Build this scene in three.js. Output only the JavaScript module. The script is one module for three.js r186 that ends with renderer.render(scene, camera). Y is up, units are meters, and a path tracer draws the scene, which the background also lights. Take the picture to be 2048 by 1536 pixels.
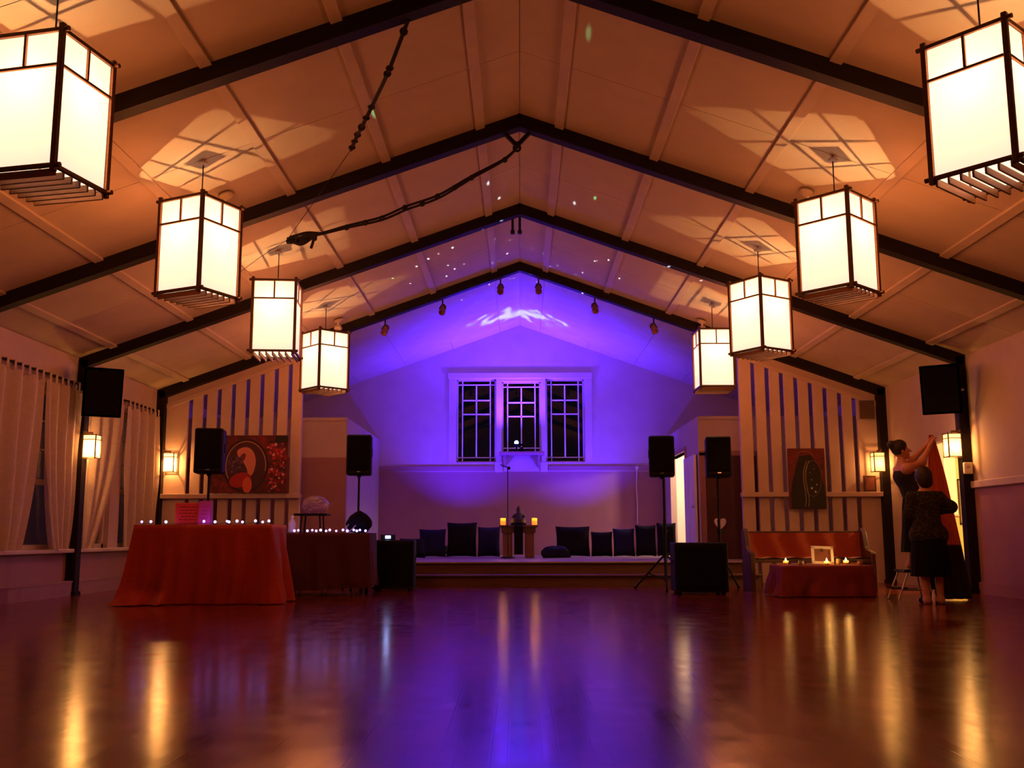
import * as THREE from 'three';
import { RoundedBoxGeometry } from 'three/addons/geometries/RoundedBoxGeometry.js';
import { mergeGeometries, mergeVertices } from 'three/addons/utils/BufferGeometryUtils.js';
import { MarchingCubes } from 'three/addons/objects/MarchingCubes.js';
import { RectAreaLightUniformsLib } from 'three/addons/lights/RectAreaLightUniformsLib.js';
RectAreaLightUniformsLib.init();

// ---------------------------------------------------------------- camera, sky, exposure
const scene = new THREE.Scene();
const camera = new THREE.PerspectiveCamera(2 * Math.atan(768 / 2000) * 180 / Math.PI, 2048 / 1536, 0.05, 200);
camera.position.set(-0.012, 0.75, 0);
camera.rotation.set(0.151, 0.0076, -0.0026, 'YXZ');
scene.add(camera);
const renderer = new THREE.WebGLRenderer({ antialias: true });
renderer.toneMapping = THREE.LinearToneMapping;
renderer.toneMappingExposure = 1.0;
renderer.shadowMap.enabled = true;
scene.background = new THREE.Color().setRGB(0.001, 0.0014, 0.004);   // night outside the windows

// light strengths (linear rgb colour, then intensity)
const rgb = (r, g, b) => new THREE.Color().setRGB(r, g, b);
const LANTERN_GLOW = { color: rgb(1, 0.20, 0.004), intensity: 8.2 };      // through the paper, radiance
const LANTERN_BULB = { color: rgb(1, 0.47, 0.17), intensity: 2.9 };      // bare bulb, up through the open top
const SCONCE = { color: rgb(1, 0.40, 0.09), intensity: 0.9 };
const WASH = { color: rgb(0.05, 0.012, 1), intensity: 200 };              // blue glow of the star projector on the window ledge
const ADDED_UPLIGHT = { color: rgb(0.06, 0.013, 1), intensity: 105 };            // added unseen lamps behind the cushions, filling in the blue wash
const STARS = { color: rgb(1, 1, 1), intensity: 4200 };

// ---------------------------------------------------------------- helpers
let seed = 7;
const rnd = () => { seed = (seed * 1664525 + 1013904223) >>> 0; return seed / 4294967296; };
const PI = Math.PI, V = (x, y, z) => new THREE.Vector3(x, y, z);
const used = new Map();
function numbered(name) {
  const n = used.get(name) || 0; used.set(name, n + 1);
  return n ? `${name}_${String(n).padStart(3, '0')}` : name;
}
function mesh(name, geo, mat, parent) {
  const m = new THREE.Mesh(Array.isArray(geo) ? join(geo) : geo, mat);
  m.name = name; m.castShadow = m.receiveShadow = true;
  if (parent) parent.add(m);
  return m;
}
function thing(name, label, category, [x, y, z] = [0, 0, 0], turn = 0, group) {
  const o = new THREE.Group(); o.name = numbered(name);
  o.position.set(x, y, z); o.rotation.y = turn;
  o.userData = { label, category }; if (group) o.userData.group = group;
  scene.add(o); return o;
}
function single(name, geo, mat, label, category, group, pos, turn = 0) {
  const m = mesh(numbered(name), geo, mat, scene);
  if (pos) m.position.set(...pos);
  m.rotation.y = turn;
  m.userData = { label, category }; if (group) m.userData.group = group;
  return m;
}
function struct(name, geo, mat, label) {
  const m = geo ? mesh(name, geo, mat, scene) : new THREE.Group();
  m.name = name; m.userData = { kind: 'structure' }; if (label) { m.userData.label = label; }
  if (!geo) scene.add(m);
  return m;
}
function copyOf(o, pos, turn, label, group) {
  const c = o.clone(); c.name = numbered(o.userData.base || o.name.replace(/_\d{3}$/, ''));
  c.userData = { ...o.userData, label }; if (group) c.userData.group = group;
  c.position.set(...pos); c.rotation.y = turn; scene.add(c); return c;
}
function join(list) { return mergeGeometries(list.map((g) => (g.index ? g.toNonIndexed() : g)).map((g) => { const k = new THREE.BufferGeometry(); for (const a of ['position', 'normal', 'uv']) if (g.getAttribute(a)) k.setAttribute(a, g.getAttribute(a)); if (!k.getAttribute('uv')) k.setAttribute('uv', new THREE.BufferAttribute(new Float32Array(k.getAttribute('position').count * 2), 2)); return k; })); }
function boxUV(g) {                                                   // uv in metres, from the larger normal axis
  const p = g.getAttribute('position'), n = g.getAttribute('normal'), uv = new Float32Array(p.count * 2);
  for (let i = 0; i < p.count; i++) {
    const a = Math.abs(n.getX(i)), b = Math.abs(n.getY(i)), c = Math.abs(n.getZ(i));
    const x = p.getX(i), y = p.getY(i), z = p.getZ(i);
    if (b >= a && b >= c) { uv[2 * i] = x; uv[2 * i + 1] = z; } else if (a >= c) { uv[2 * i] = z; uv[2 * i + 1] = y; } else { uv[2 * i] = x; uv[2 * i + 1] = y; }
  }
  g.setAttribute('uv', new THREE.BufferAttribute(uv, 2)); return g;
}
const box = (w, h, d, x = 0, y = 0, z = 0, rz = 0, rx = 0, ry = 0) => { const g = boxUV(new THREE.BoxGeometry(w, h, d)); if (rx) g.rotateX(rx); if (rz) g.rotateZ(rz); if (ry) g.rotateY(ry); return g.translate(x, y, z); };
const span = (x0, x1, y0, y1, z0, z1) => boxUV(new THREE.BoxGeometry(Math.abs(x1 - x0), Math.abs(y1 - y0), Math.abs(z1 - z0)).translate((x0 + x1) / 2, (y0 + y1) / 2, (z0 + z1) / 2));
const rbox = (w, h, d, r, x = 0, y = 0, z = 0) => boxUV(new RoundedBoxGeometry(w, h, d, 2, r)).translate(x, y, z);
const cyl = (r0, r1, h, x = 0, y = 0, z = 0, n = 16) => new THREE.CylinderGeometry(r1, r0, h, n).translate(x, y, z);   // r0 bottom, r1 top
const ball = (r, x = 0, y = 0, z = 0, n = 12) => new THREE.SphereGeometry(r, n, Math.max(6, n >> 1)).translate(x, y, z);
const tube = (pts, r, n = 6, seg) => new THREE.TubeGeometry(new THREE.CatmullRomCurve3(pts.map((p) => V(...p))), seg || Math.max(8, pts.length * 6), r, n, false);
const lathe = (pts, n = 20) => new THREE.LatheGeometry(pts.map((p) => new THREE.Vector2(...p)), n);
function bar(a, b, r, n = 8) {                                        // straight round bar
  const A = V(...a), B = V(...b), d = B.clone().sub(A), g = new THREE.CylinderGeometry(r, r, d.length(), n);
  g.applyQuaternion(new THREE.Quaternion().setFromUnitVectors(V(0, 1, 0), d.clone().normalize()));
  return g.translate(...A.add(B).multiplyScalar(0.5).toArray());
}
// smooth value noise, periodic in `per`
const H2 = new Float32Array(256 * 256); for (let i = 0; i < H2.length; i++) H2[i] = rnd();
function vn(x, y, per = 256) {
  per = Math.min(per, 256);
  const xi = Math.floor(x), yi = Math.floor(y), fx = x - xi, fy = y - yi, sx = fx * fx * (3 - 2 * fx), sy = fy * fy * (3 - 2 * fy);
  const w = (a) => ((a % per) + per) % per, h = (a, b) => H2[w(a) * 256 + w(b)];
  const a = h(xi, yi) + (h(xi + 1, yi) - h(xi, yi)) * sx, b = h(xi, yi + 1) + (h(xi + 1, yi + 1) - h(xi, yi + 1)) * sx;
  return a + (b - a) * sy;
}
const fbm = (x, y, per, o = 4) => { let s = 0, a = 0.5, t = 0; for (let k = 0; k < o; k++) { s += a * vn(x, y, per); t += a; x *= 2; y *= 2; per *= 2; a *= 0.5; } return s / t; };
function dataTex(w, h, fn, srgb, repeatX = 1, repeatY = 1) {
  const d = new Uint8Array(w * h * 4);
  for (let j = 0; j < h; j++) for (let i = 0; i < w; i++) { const c = fn(i / w, j / h, i, j), k = 4 * (j * w + i); for (let q = 0; q < 3; q++) d[k + q] = Math.max(0, Math.min(255, Math.round(255 * (Array.isArray(c) ? c[q] : c)))); d[k + 3] = 255; }
  const t = new THREE.DataTexture(d, w, h); t.magFilter = THREE.LinearFilter; t.minFilter = THREE.LinearMipmapLinearFilter; t.wrapS = t.wrapT = THREE.RepeatWrapping;
  t.repeat.set(repeatX, repeatY); if (srgb) t.colorSpace = THREE.SRGBColorSpace; t.needsUpdate = true; return t;
}
function canvasTex(w, h, draw) {
  const c = document.createElement('canvas'); c.width = w; c.height = h; draw(c.getContext('2d'), w, h);
  const t = new THREE.CanvasTexture(c); t.colorSpace = THREE.SRGBColorSpace; t.magFilter = THREE.LinearFilter; return t;
}
const std = (r, g, b, rough = 0.8, extra = {}) => new THREE.MeshStandardMaterial({ color: rgb(r, g, b), roughness: rough, side: THREE.DoubleSide, ...extra });
const phy = (r, g, b, rough, extra) => new THREE.MeshPhysicalMaterial({ color: rgb(r, g, b), roughness: rough, side: THREE.DoubleSide, ...extra });

// ---------------------------------------------------------------- materials
const STRIPS = 40, TILE = 2.4;
const stripTone = Array.from({ length: 400 }, () => rnd());
const floorTex = dataTex(1024, 1024, (u, v) => {
  const s = Math.floor(u * STRIPS), fu = u * STRIPS - s, off = stripTone[s] * 3, b = Math.floor(v * 3 + off) % 3, fv = (v * 3 + off) % 1;
  let t = 0.82 + 0.30 * stripTone[(s * 7 + b * 13) % 400] - 0.15;
  t *= 0.86 + 0.28 * fbm(u * 160, v * 8, 8, 4);
  if (fu < 0.05 || fv < 0.006) t *= 0.55;
  return [0.56 * t, 0.33 * t, 0.20 * t];
}, true, 1 / TILE, 1 / TILE);
const floorBump = dataTex(1024, 1024, (u, v) => {
  const s = Math.floor(u * STRIPS), fu = u * STRIPS - s;
  const cup = 4 * (fu - 0.5) * (fu - 0.5);
  return 0.35 + 0.25 * fbm(u * 12, v * 12, 12, 4) + 0.05 * cup + 0.22 * fbm(u * 40, v * 20, 20, 2) - (fu < 0.04 ? 0.1 : 0);
}, false, 1 / TILE, 1 / TILE);
const floorRough = dataTex(512, 512, (u, v) => 0.55 + 0.45 * fbm(u * 16, v * 16, 16, 4), false, 1 / TILE, 1 / TILE);
const grainTex = dataTex(512, 512, (u, v) => { const t = 0.72 + 0.28 * fbm(u * 6, v * 64, 64, 3); return [t, t * 0.97, t * 0.93]; }, true, 1 / 1.2, 1 / 0.6);
const plasterBump = dataTex(512, 512, (u, v) => 0.6 * fbm(u * 32, v * 32, 32, 4) + 0.4 * fbm(u * 128, v * 128, 128, 1), false, 1, 1);
const paintTex = dataTex(512, 512, (u, v) => { const t = 0.93 + 0.07 * fbm(u * 8, v * 8, 8, 5); return [t, t, t]; }, true, 0.5, 0.5);
const weaveTex = dataTex(512, 512, (u, v) => { const t = 0.90 + 0.10 * fbm(u * 24, v * 24, 24, 3) + 0.04 * (Math.sin(u * 512) * Math.sin(v * 512)); return [t, t, t]; }, true, 2, 2);
const weaveBump = dataTex(256, 256, (u, v) => 0.5 + 0.25 * Math.sin(u * 2 * PI * 40) + 0.25 * Math.sin(v * 2 * PI * 40), false, 6, 6);

const M = {
  floor: std(0.80, 0.30, 0.27, 0.21, { map: floorTex, bumpMap: floorBump, bumpScale: 0.0011, roughnessMap: floorRough }),
  ceiling: std(0.56, 0.45, 0.33, 0.85, { map: paintTex, bumpMap: plasterBump, bumpScale: 0.0008 }),
  purlin: std(0.56, 0.45, 0.33, 0.7, { map: paintTex }),
  wall: std(0.54, 0.42, 0.39, 0.85, { map: paintTex, bumpMap: plasterBump, bumpScale: 0.001 }),
  wainscot: std(0.34, 0.16, 0.18, 0.65, { map: paintTex }),
  trim: std(0.58, 0.46, 0.42, 0.6, { map: paintTex }),
  beam: phy(0.012, 0.006, 0.005, 0.65, { specularIntensity: 0.4, map: grainTex }),
  darkWood: std(0.10, 0.035, 0.016, 0.5, { map: grainTex }),
  lanternWood: std(0.11, 0.045, 0.018, 0.5, { map: grainTex }),
  slatWood: std(0.36, 0.15, 0.07, 0.55, { map: grainTex }),
  step: std(0.15, 0.055, 0.035, 0.45, { map: grainTex }),
  stage: std(0.42, 0.32, 0.27, 0.4, { map: grainTex }),
  white: std(0.78, 0.76, 0.72, 0.5),
  black: phy(0.005, 0.005, 0.006, 0.6, { specularIntensity: 0.35 }),
  blackSoft: phy(0.006, 0.006, 0.007, 0.9, { specularIntensity: 0.2 }),
  grille: phy(0.004, 0.004, 0.005, 0.8, { specularIntensity: 0.2, bumpMap: weaveBump, bumpScale: 0.002 }),
  metal: std(0.25, 0.25, 0.26, 0.35, { metalness: 0.9 }),
  chrome: std(0.7, 0.7, 0.72, 0.2, { metalness: 1 }),
  board: std(0.54, 0.39, 0.36, 0.7, { map: paintTex }),
  glass: phy(1, 1, 1, 0.02, { transmission: 1, thickness: 0, ior: 1.5 }),
  curtain: phy(0.68, 0.54, 0.48, 1, { transmission: 0.3, thickness: 0, map: weaveTex }),
  redCloth: phy(0.42, 0.028, 0.008, 1, { transmission: 0.15, thickness: 0, map: weaveTex }),
  darkCloth: std(0.07, 0.009, 0.009, 1, { map: weaveTex }),
  rope: std(0.012, 0.008, 0.007, 0.9),
  paper: phy(0.95, 0.82, 0.60, 1, { transmission: 0.35, thickness: 0, emissive: rgb(1, 0.95, 0.84), emissiveIntensity: 0.9 }),
  cushion: phy(0.014, 0.013, 0.04, 0.95, { specularIntensity: 0.2, map: weaveTex }),
  cushionDark: phy(0.008, 0.007, 0.012, 0.95, { specularIntensity: 0.2, map: weaveTex }),
};

// ---------------------------------------------------------------- the hall: sizes in metres, the stage lies towards -z
const RIDGE = 5.27, SLOPE = 0.36, A = Math.atan(SLOPE), W = 5.94, EAVE = 3.13, BACK = -21.24, REAR = 3.2, FRAMES = [-7.37, -10.32, -13.27, -16.22];
const roofY = (x) => RIDGE - SLOPE * Math.abs(x);

struct('floor', span(-W - 0.2, W + 0.2, -0.2, 0, REAR + 0.2, -16.4), M.floor);
{ // raised stage with two steps between the slatted screens
  const s = struct('floor_stage');
  mesh('stage_platform', span(-W, W, -0.2, 0.36, -16.42, BACK - 0.1), M.stage, s);
  mesh('stage_apron', span(-3.58, 3.58, 0, 0.335, -15.62, -16.42), M.step, s);
  mesh('stage_nosing', rbox(7.2, 0.028, 0.86, 0.012, 0, 0.349, -16.0), M.stage, s);
  mesh('step_riser', span(-3.58, 3.58, 0, 0.152, -15.2, -15.62), M.step, s);
  mesh('step_tread', rbox(7.2, 0.028, 0.46, 0.012, 0, 0.166, -15.385), M.step, s);
}
{ // ceiling: boards between white purlins on both slopes
  const c = struct('ceiling');
  const L = W / Math.cos(A), roofLen = REAR - BACK + 0.4;
  for (const s of [-1, 1]) mesh('roof_deck', new THREE.BoxGeometry(L + 0.3, 0.12, roofLen).rotateZ(-s * A).translate(s * (W / 2 + 0.1) + s * Math.sin(A) * 0.10, roofY(W / 2 + 0.1) + Math.cos(A) * 0.10, (REAR + BACK) / 2), M.ceiling, c);
  const purl = [0.43, 1.44, 2.45, 3.46, 4.47, 5.48], edges = [0, ...purl, W];
  const place = (m, s, x, off, z) => { m.position.set(s * x - s * Math.sin(A) * off, roofY(x) - Math.cos(A) * off, z); m.rotation.z = -s * A; };
  const bays = [REAR, 1.48, -1.47, -4.42, ...FRAMES];
  const zs = [];
  for (let i = 0; i + 1 < bays.length; i++) { const m = (bays[i] + bays[i + 1]) / 2; zs.push([bays[i], m], [m, bays[i + 1]]); }
  zs.push([-16.22, -18.73], [-18.73, BACK]);
  const geos = new Map();
  const panelGeo = (w, l) => { const k = w.toFixed(3) + l.toFixed(3); if (!geos.has(k)) geos.set(k, boxUV(new THREE.BoxGeometry(w, 0.03, l))); return geos.get(k); };
  for (const s of [-1, 1]) {
    for (let k = 0; k + 1 < edges.length; k++) for (const [z0, z1] of zs) {
      const w = (edges[k + 1] - edges[k]) / Math.cos(A) - 0.006, l = Math.abs(z1 - z0) - 0.007;
      place(mesh('panel', panelGeo(w, l), M.ceiling, c), s, (edges[k] + edges[k + 1]) / 2, -0.015, (z0 + z1) / 2);
    }
    for (const x of purl) for (let i = 0; i + 1 < bays.length; i++)
      place(mesh('purlin', panelGeoPurlin(Math.abs(bays[i] - bays[i + 1]) - 0.14), M.purlin, c), s, x, 0.013, (bays[i] + bays[i + 1]) / 2);
  }
  function panelGeoPurlin(l) { const k = 'p' + l.toFixed(3); if (!geos.has(k)) geos.set(k, rboxUV(0.1, 0.03, l)); return geos.get(k); }
  function rboxUV(w, h, l) { return boxUV(new RoundedBoxGeometry(w, h, l, 1, 0.006)); }
}
// portal frames of dark timber
FRAMES.forEach((z, i) => {
  const t = thing('roof_frame', ['dark timber roof rafters nearest the camera, between the two nearest pairs of lanterns', 'dark timber roof frame with a rope bracket under its ridge', 'dark timber roof frame whose posts carry the two black wall speakers', 'dark timber roof frame in front of the stage with spotlights under it'][i], 'roof frame', [0, 0, z]);
  for (const s of [-1, 1]) {
    const len = (W + 0.0) / Math.cos(A);
    mesh('rafter', box(len, 0.15, 0.14, s * (W / 2) - s * Math.sin(A) * 0.066, roofY(W / 2) - Math.cos(A) * 0.066, 0, -s * A), M.beam, t);
    mesh('post', span(s * W, s * (W - 0.13), 0, EAVE - 0.02, -0.07, 0.07), M.beam, t);
    mesh('foot_block', span(s * W, s * (W - 0.15), 0.0, 0.05, -0.085, 0.085), M.beam, t);
  }
  mesh('ridge_cap', box(0.22, 0.1, 0.142, 0, RIDGE - 0.1, 0), M.beam, t);
});

// left wall with curtained windows
const winL = [[-8.9, -9.95], [-10.55, -11.75], [-12.0, -13.1], [-13.45, -14.5], [-14.85, -16.0]];
{
  const w = struct('wall_left'), X0 = -W - 0.22, X1 = -W;
  mesh('lower_wall', span(X0, X1, -0.2, 0.56, REAR, BACK), M.wainscot, w);
  mesh('upper_wall', span(X0, X1, 2.6, EAVE + 0.1, REAR, BACK), M.wall, w);
  let z = REAR;
  for (const [a, b] of winL) { mesh('pier', span(X0, X1, 0.56, 2.6, z, a), M.wall, w); z = b; }
  mesh('pier', span(X0, X1, 0.56, 2.6, z, BACK), M.wall, w);
  const s = struct('trim_1', rbox(0.12, 0.05, 8.2, 0.012, -W + 0.045, 0.575, -12.1), M.trim);
  const f = struct('baseboard_left', [span(-W, -W + 0.10, 0, 0.17, REAR, -16.1), span(-W, -W + 0.11, 0.17, 0.19, REAR, -16.1)], M.wainscot);
  winL.forEach(([a, b], i) => {
    const g = struct(`window_${i + 1}`), zc = (a + b) / 2, wd = Math.abs(b - a), xf = -W - 0.09;
    const fr = (y0, y1, z0, z1, t = 0.05) => span(xf - t / 2, xf + t / 2, y0, y1, z0, z1);
    for (const [z0, z1] of [[a, a - 0.06], [b + 0.06, b]]) mesh('stile', fr(0.6, 2.6, z0, z1), M.trim, g);
    for (const [y0, y1] of [[0.6, 0.66], [1.40, 1.47], [2.54, 2.6]]) mesh('rail', fr(y0, y1, a, b), M.trim, g);
    for (const k of [1, 2]) mesh('muntin', fr(1.47, 2.54, zc + wd * (k / 3 - 0.5) + 0.012, zc + wd * (k / 3 - 0.5) - 0.012, 0.03), M.trim, g);
    for (const y of [1.83, 2.19]) mesh('muntin', fr(y, y + 0.02, a, b, 0.03), M.trim, g);
    mesh('pane', span(xf - 0.003, xf + 0.003, 0.66, 1.40, a - 0.06, b + 0.06), M.glass, g);
    for (let r = 0; r < 3; r++) for (let k = 0; k < 3; k++) mesh('pane', span(xf - 0.003, xf + 0.003, 1.48 + r * 0.36, 1.82 + r * 0.36, a - 0.06 - (wd - 0.12) * k / 3 - 0.006, a - 0.06 - (wd - 0.12) * (k + 1) / 3 + 0.006), M.glass, g);
  });
}
// right wall with a doorway into a lit side room
{
  const w = struct('wall_right'), X0 = W, X1 = W + 0.11;
  const D0 = -13.44, D1 = -14.36, DH = 2.06;
  for (const [y0, y1, m, n] of [[-0.2, 1.39, M.wainscot, 'lower_wall'], [1.39, EAVE + 0.1, M.wall, 'upper_wall']]) {
    mesh(n, span(X0, X1, y0, y1, REAR, D0), m, w); mesh(n, span(X0, X1, y0, y1, D1, BACK), n === 'lower_wall' ? M.wall : m, w);
  }
  mesh('door_head', span(X0, X1, DH, EAVE + 0.1, D0, D1), M.wall, w);
  struct('trim_2', [rbox(0.05, 0.09, 16.45, 0.01, W - 0.02, 1.40, (REAR + -13.2) / 2)], M.trim);
  struct('baseboard_right', [span(W - 0.03, W, 0, 0.15, REAR, D0)], M.wainscot);
  // the side room
  const r = struct('wall_side_room');
  const white = std(0.82, 0.78, 0.70, 0.8, { map: paintTex }), yellow = std(0.72, 0.56, 0.22, 0.8, { map: paintTex });
  mesh('far_wall', span(W + 0.11, 9.4, -0.2, 2.6, -16.2, -16.35), yellow, r);
  mesh('near_wall', span(W + 0.11, 9.4, -0.2, 2.6, -12.2, -12.05), yellow, r);
  mesh('outer_wall', span(9.4, 9.55, -0.2, 2.6, -12.05, -16.35), yellow, r);
  mesh('room_ceiling', span(W + 0.11, 9.55, 2.6, 2.75, -12.05, -16.35), white, r);
  struct('floor_side_room', span(W, 9.55, -0.2, 0.0, -12.05, -16.35), M.floor);
  const c = struct('door_1');
  for (const z of [D0 + 0.03, D1 - 0.03]) mesh('casing', span(W - 0.02, W, 0, DH + 0.08, z - 0.05, z + 0.05), M.trim, c);
  mesh('casing', span(W - 0.02, W, DH, DH + 0.09, D0 + 0.08, D1 - 0.08), M.trim, c);
  const p = thing('notice_board', 'bright white board on the yellow wall beyond the right doorway', 'board', [6.78, 1.07, -16.18]);
  mesh('panel', rbox(0.44, 1.15, 0.02, 0.005, 0, 0.575, 0), M.white, p); mesh('frame', [box(0.46, 0.02, 0.03, 0, 1.16, 0), box(0.46, 0.02, 0.03, 0, -0.01, 0)], M.trim, p);
  const q = thing('picture_frame', 'tall dark picture frame beside the white board beyond the right doorway', 'picture', [7.09, 0.92, -16.18]);
  mesh('frame', [box(0.02, 0.72, 0.03, -0.06, 0.36, 0), box(0.02, 0.72, 0.03, 0.2, 0.36, 0), box(0.28, 0.02, 0.03, 0.07, 0.71, 0), box(0.28, 0.02, 0.03, 0.07, 0.01, 0)], M.darkWood, q);
  mesh('picture', box(0.26, 0.68, 0.012, 0.07, 0.36, 0), std(0.7, 0.6, 0.42, 0.6), q);
  const l = thing('ceiling_lamp', 'round ceiling lamp inside the side room past the right doorway', 'lamp', [7.25, 2.42, -13.75]);
  mesh('mount', cyl(0.05, 0.05, 0.16, 0, 0.1, 0), M.white, l);
  mesh('shade', lathe([[0.001, -0.09], [0.1, -0.07], [0.15, 0.0], [0.1, 0.05], [0.02, 0.07]], 20), phy(1, 0.9, 0.7, 0.9, { emissive: rgb(1, 0.7, 0.3), emissiveIntensity: 4 }), l);
  const pl = new THREE.PointLight(rgb(1, 0.62, 0.22), 38); pl.name = 'ceiling_lamp_light'; pl.castShadow = true; pl.shadow.radius = 4; l.add(pl);
}
// stage end wall with three leaded windows
const STAGEWIN = [[-1.36, -0.52, 2.30, 4.09], [-0.39, 0.44, 2.50, 4.04], [0.55, 1.37, 2.30, 4.09]];
{
  const w = struct('wall_front'), Z0 = BACK, Z1 = BACK - 0.25;
  const gable = new THREE.Shape(); gable.moveTo(-W, 2.1); gable.lineTo(W, 2.1); gable.lineTo(W, EAVE + 0.08); gable.lineTo(0, RIDGE + 0.08); gable.lineTo(-W, EAVE + 0.08); gable.closePath();
  for (const [x0, x1, y0, y1] of STAGEWIN) { const h = new THREE.Path(); h.moveTo(x0, y0); h.lineTo(x0, y1); h.lineTo(x1, y1); h.lineTo(x1, y0); h.closePath(); gable.holes.push(h); }
  mesh('upper_wall', boxUV(new THREE.ExtrudeGeometry(gable, { depth: 0.25, bevelEnabled: false }).translate(0, 0, Z1)), M.wall, w);
  mesh('lower_wall', span(-W, W, -0.2, 2.1, Z0, Z1), M.wainscot, w);
  struct('trim_3', [rbox(2.42, 0.10, 0.04, 0.008, -1.78 - 0.0, 2.17, BACK + 0.02), rbox(2.42, 0.10, 0.04, 0.008, 1.80, 2.17, BACK + 0.02), rbox(0.94, 0.05, 0.62, 0.008, 0.03, 2.455, BACK + 0.31), span(-0.36, -0.30, 2.2, 2.44, BACK, BACK + 0.3), span(0.36, 0.42, 2.2, 2.44, BACK, BACK + 0.3)], M.wainscot);
  struct('trim_4', [rbox(0.16, 0.22, 0.04, 0.008, -0.46, 2.2, BACK + 0.02), rbox(0.16, 0.22, 0.04, 0.008, 0.50, 2.2, BACK + 0.02), rbox(0.12, 1.86, 0.035, 0.008, -0.455, 3.24, BACK + 0.0175), rbox(0.10, 1.86, 0.035, 0.008, 0.495, 3.24, BACK + 0.0175), rbox(0.16, 1.86, 0.035, 0.008, -1.45, 3.24, BACK + 0.0175), rbox(0.16, 1.86, 0.035, 0.008, 1.46, 3.24, BACK + 0.0175), rbox(3.1, 0.12, 0.05, 0.008, 0, 4.16, BACK + 0.025)], M.trim);
  STAGEWIN.forEach(([x0, x1, y0, y1], i) => {
    const g = struct(`window_${i + 6}`), z = BACK - 0.12, wd = x1 - x0, bx = (a, b, c, d, t = 0.03) => span(a, b, c, d, z - t / 2, z + t / 2);
    const e = wd * 0.145, xs = [x0 + e, (x0 + x1) / 2, x1 - e], ys = [y1 - 0.11, y1 - 0.45, y1 - 0.75, y0 + 0.11];
    mesh('sash', [bx(x0, x0 + 0.03, y0, y1, 0.05), bx(x1 - 0.03, x1, y0, y1, 0.05), bx(x0, x1, y0, y0 + 0.03, 0.05), bx(x0, x1, y1 - 0.03, y1, 0.05)], M.trim, g);
    for (const x of [xs[0], xs[2]]) mesh('muntin', bx(x - 0.011, x + 0.011, y0, y1), M.white, g);
    mesh('muntin', bx(xs[1] - 0.013, xs[1] + 0.013, ys[3], ys[0]), M.white, g);
    for (const y of [ys[0], ys[3]]) mesh('muntin', bx(x0, x1, y - 0.01, y + 0.01), M.white, g);
    for (const y of [ys[1], ys[2]]) mesh('muntin', bx(xs[0], xs[2], y - 0.013, y + 0.013), M.white, g);
    const X = [x0 + 0.03, xs[0], xs[1], xs[2], x1 - 0.03], Y = [y1 - 0.03, ys[0], ys[1], ys[2], ys[3], y0 + 0.03];
    for (let r = 1; r < 4; r++) for (const k of [1, 2]) mesh('pane', bx(X[k], X[k + 1], Y[r + 1], Y[r], 0.005), M.glass, g);
    for (const k of [0, 3]) mesh('pane', bx(X[k], X[k + 1], Y[5], Y[0], 0.005), M.glass, g);
    for (const r of [0, 4]) mesh('pane', bx(X[1], X[3], Y[r + 1], Y[r], 0.005), M.glass, g);
  });
}
{ // end wall behind the camera
  const gable = new THREE.Shape(); gable.moveTo(-W - 0.2, -0.2); gable.lineTo(W + 0.2, -0.2); gable.lineTo(W + 0.2, EAVE + 0.05); gable.lineTo(0, RIDGE + 0.1); gable.lineTo(-W - 0.2, EAVE + 0.05); gable.closePath();
  struct('wall_back', boxUV(new THREE.ExtrudeGeometry(gable, { depth: 0.2, bevelEnabled: false }).translate(0, 0, REAR)), M.wall);
}
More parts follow.
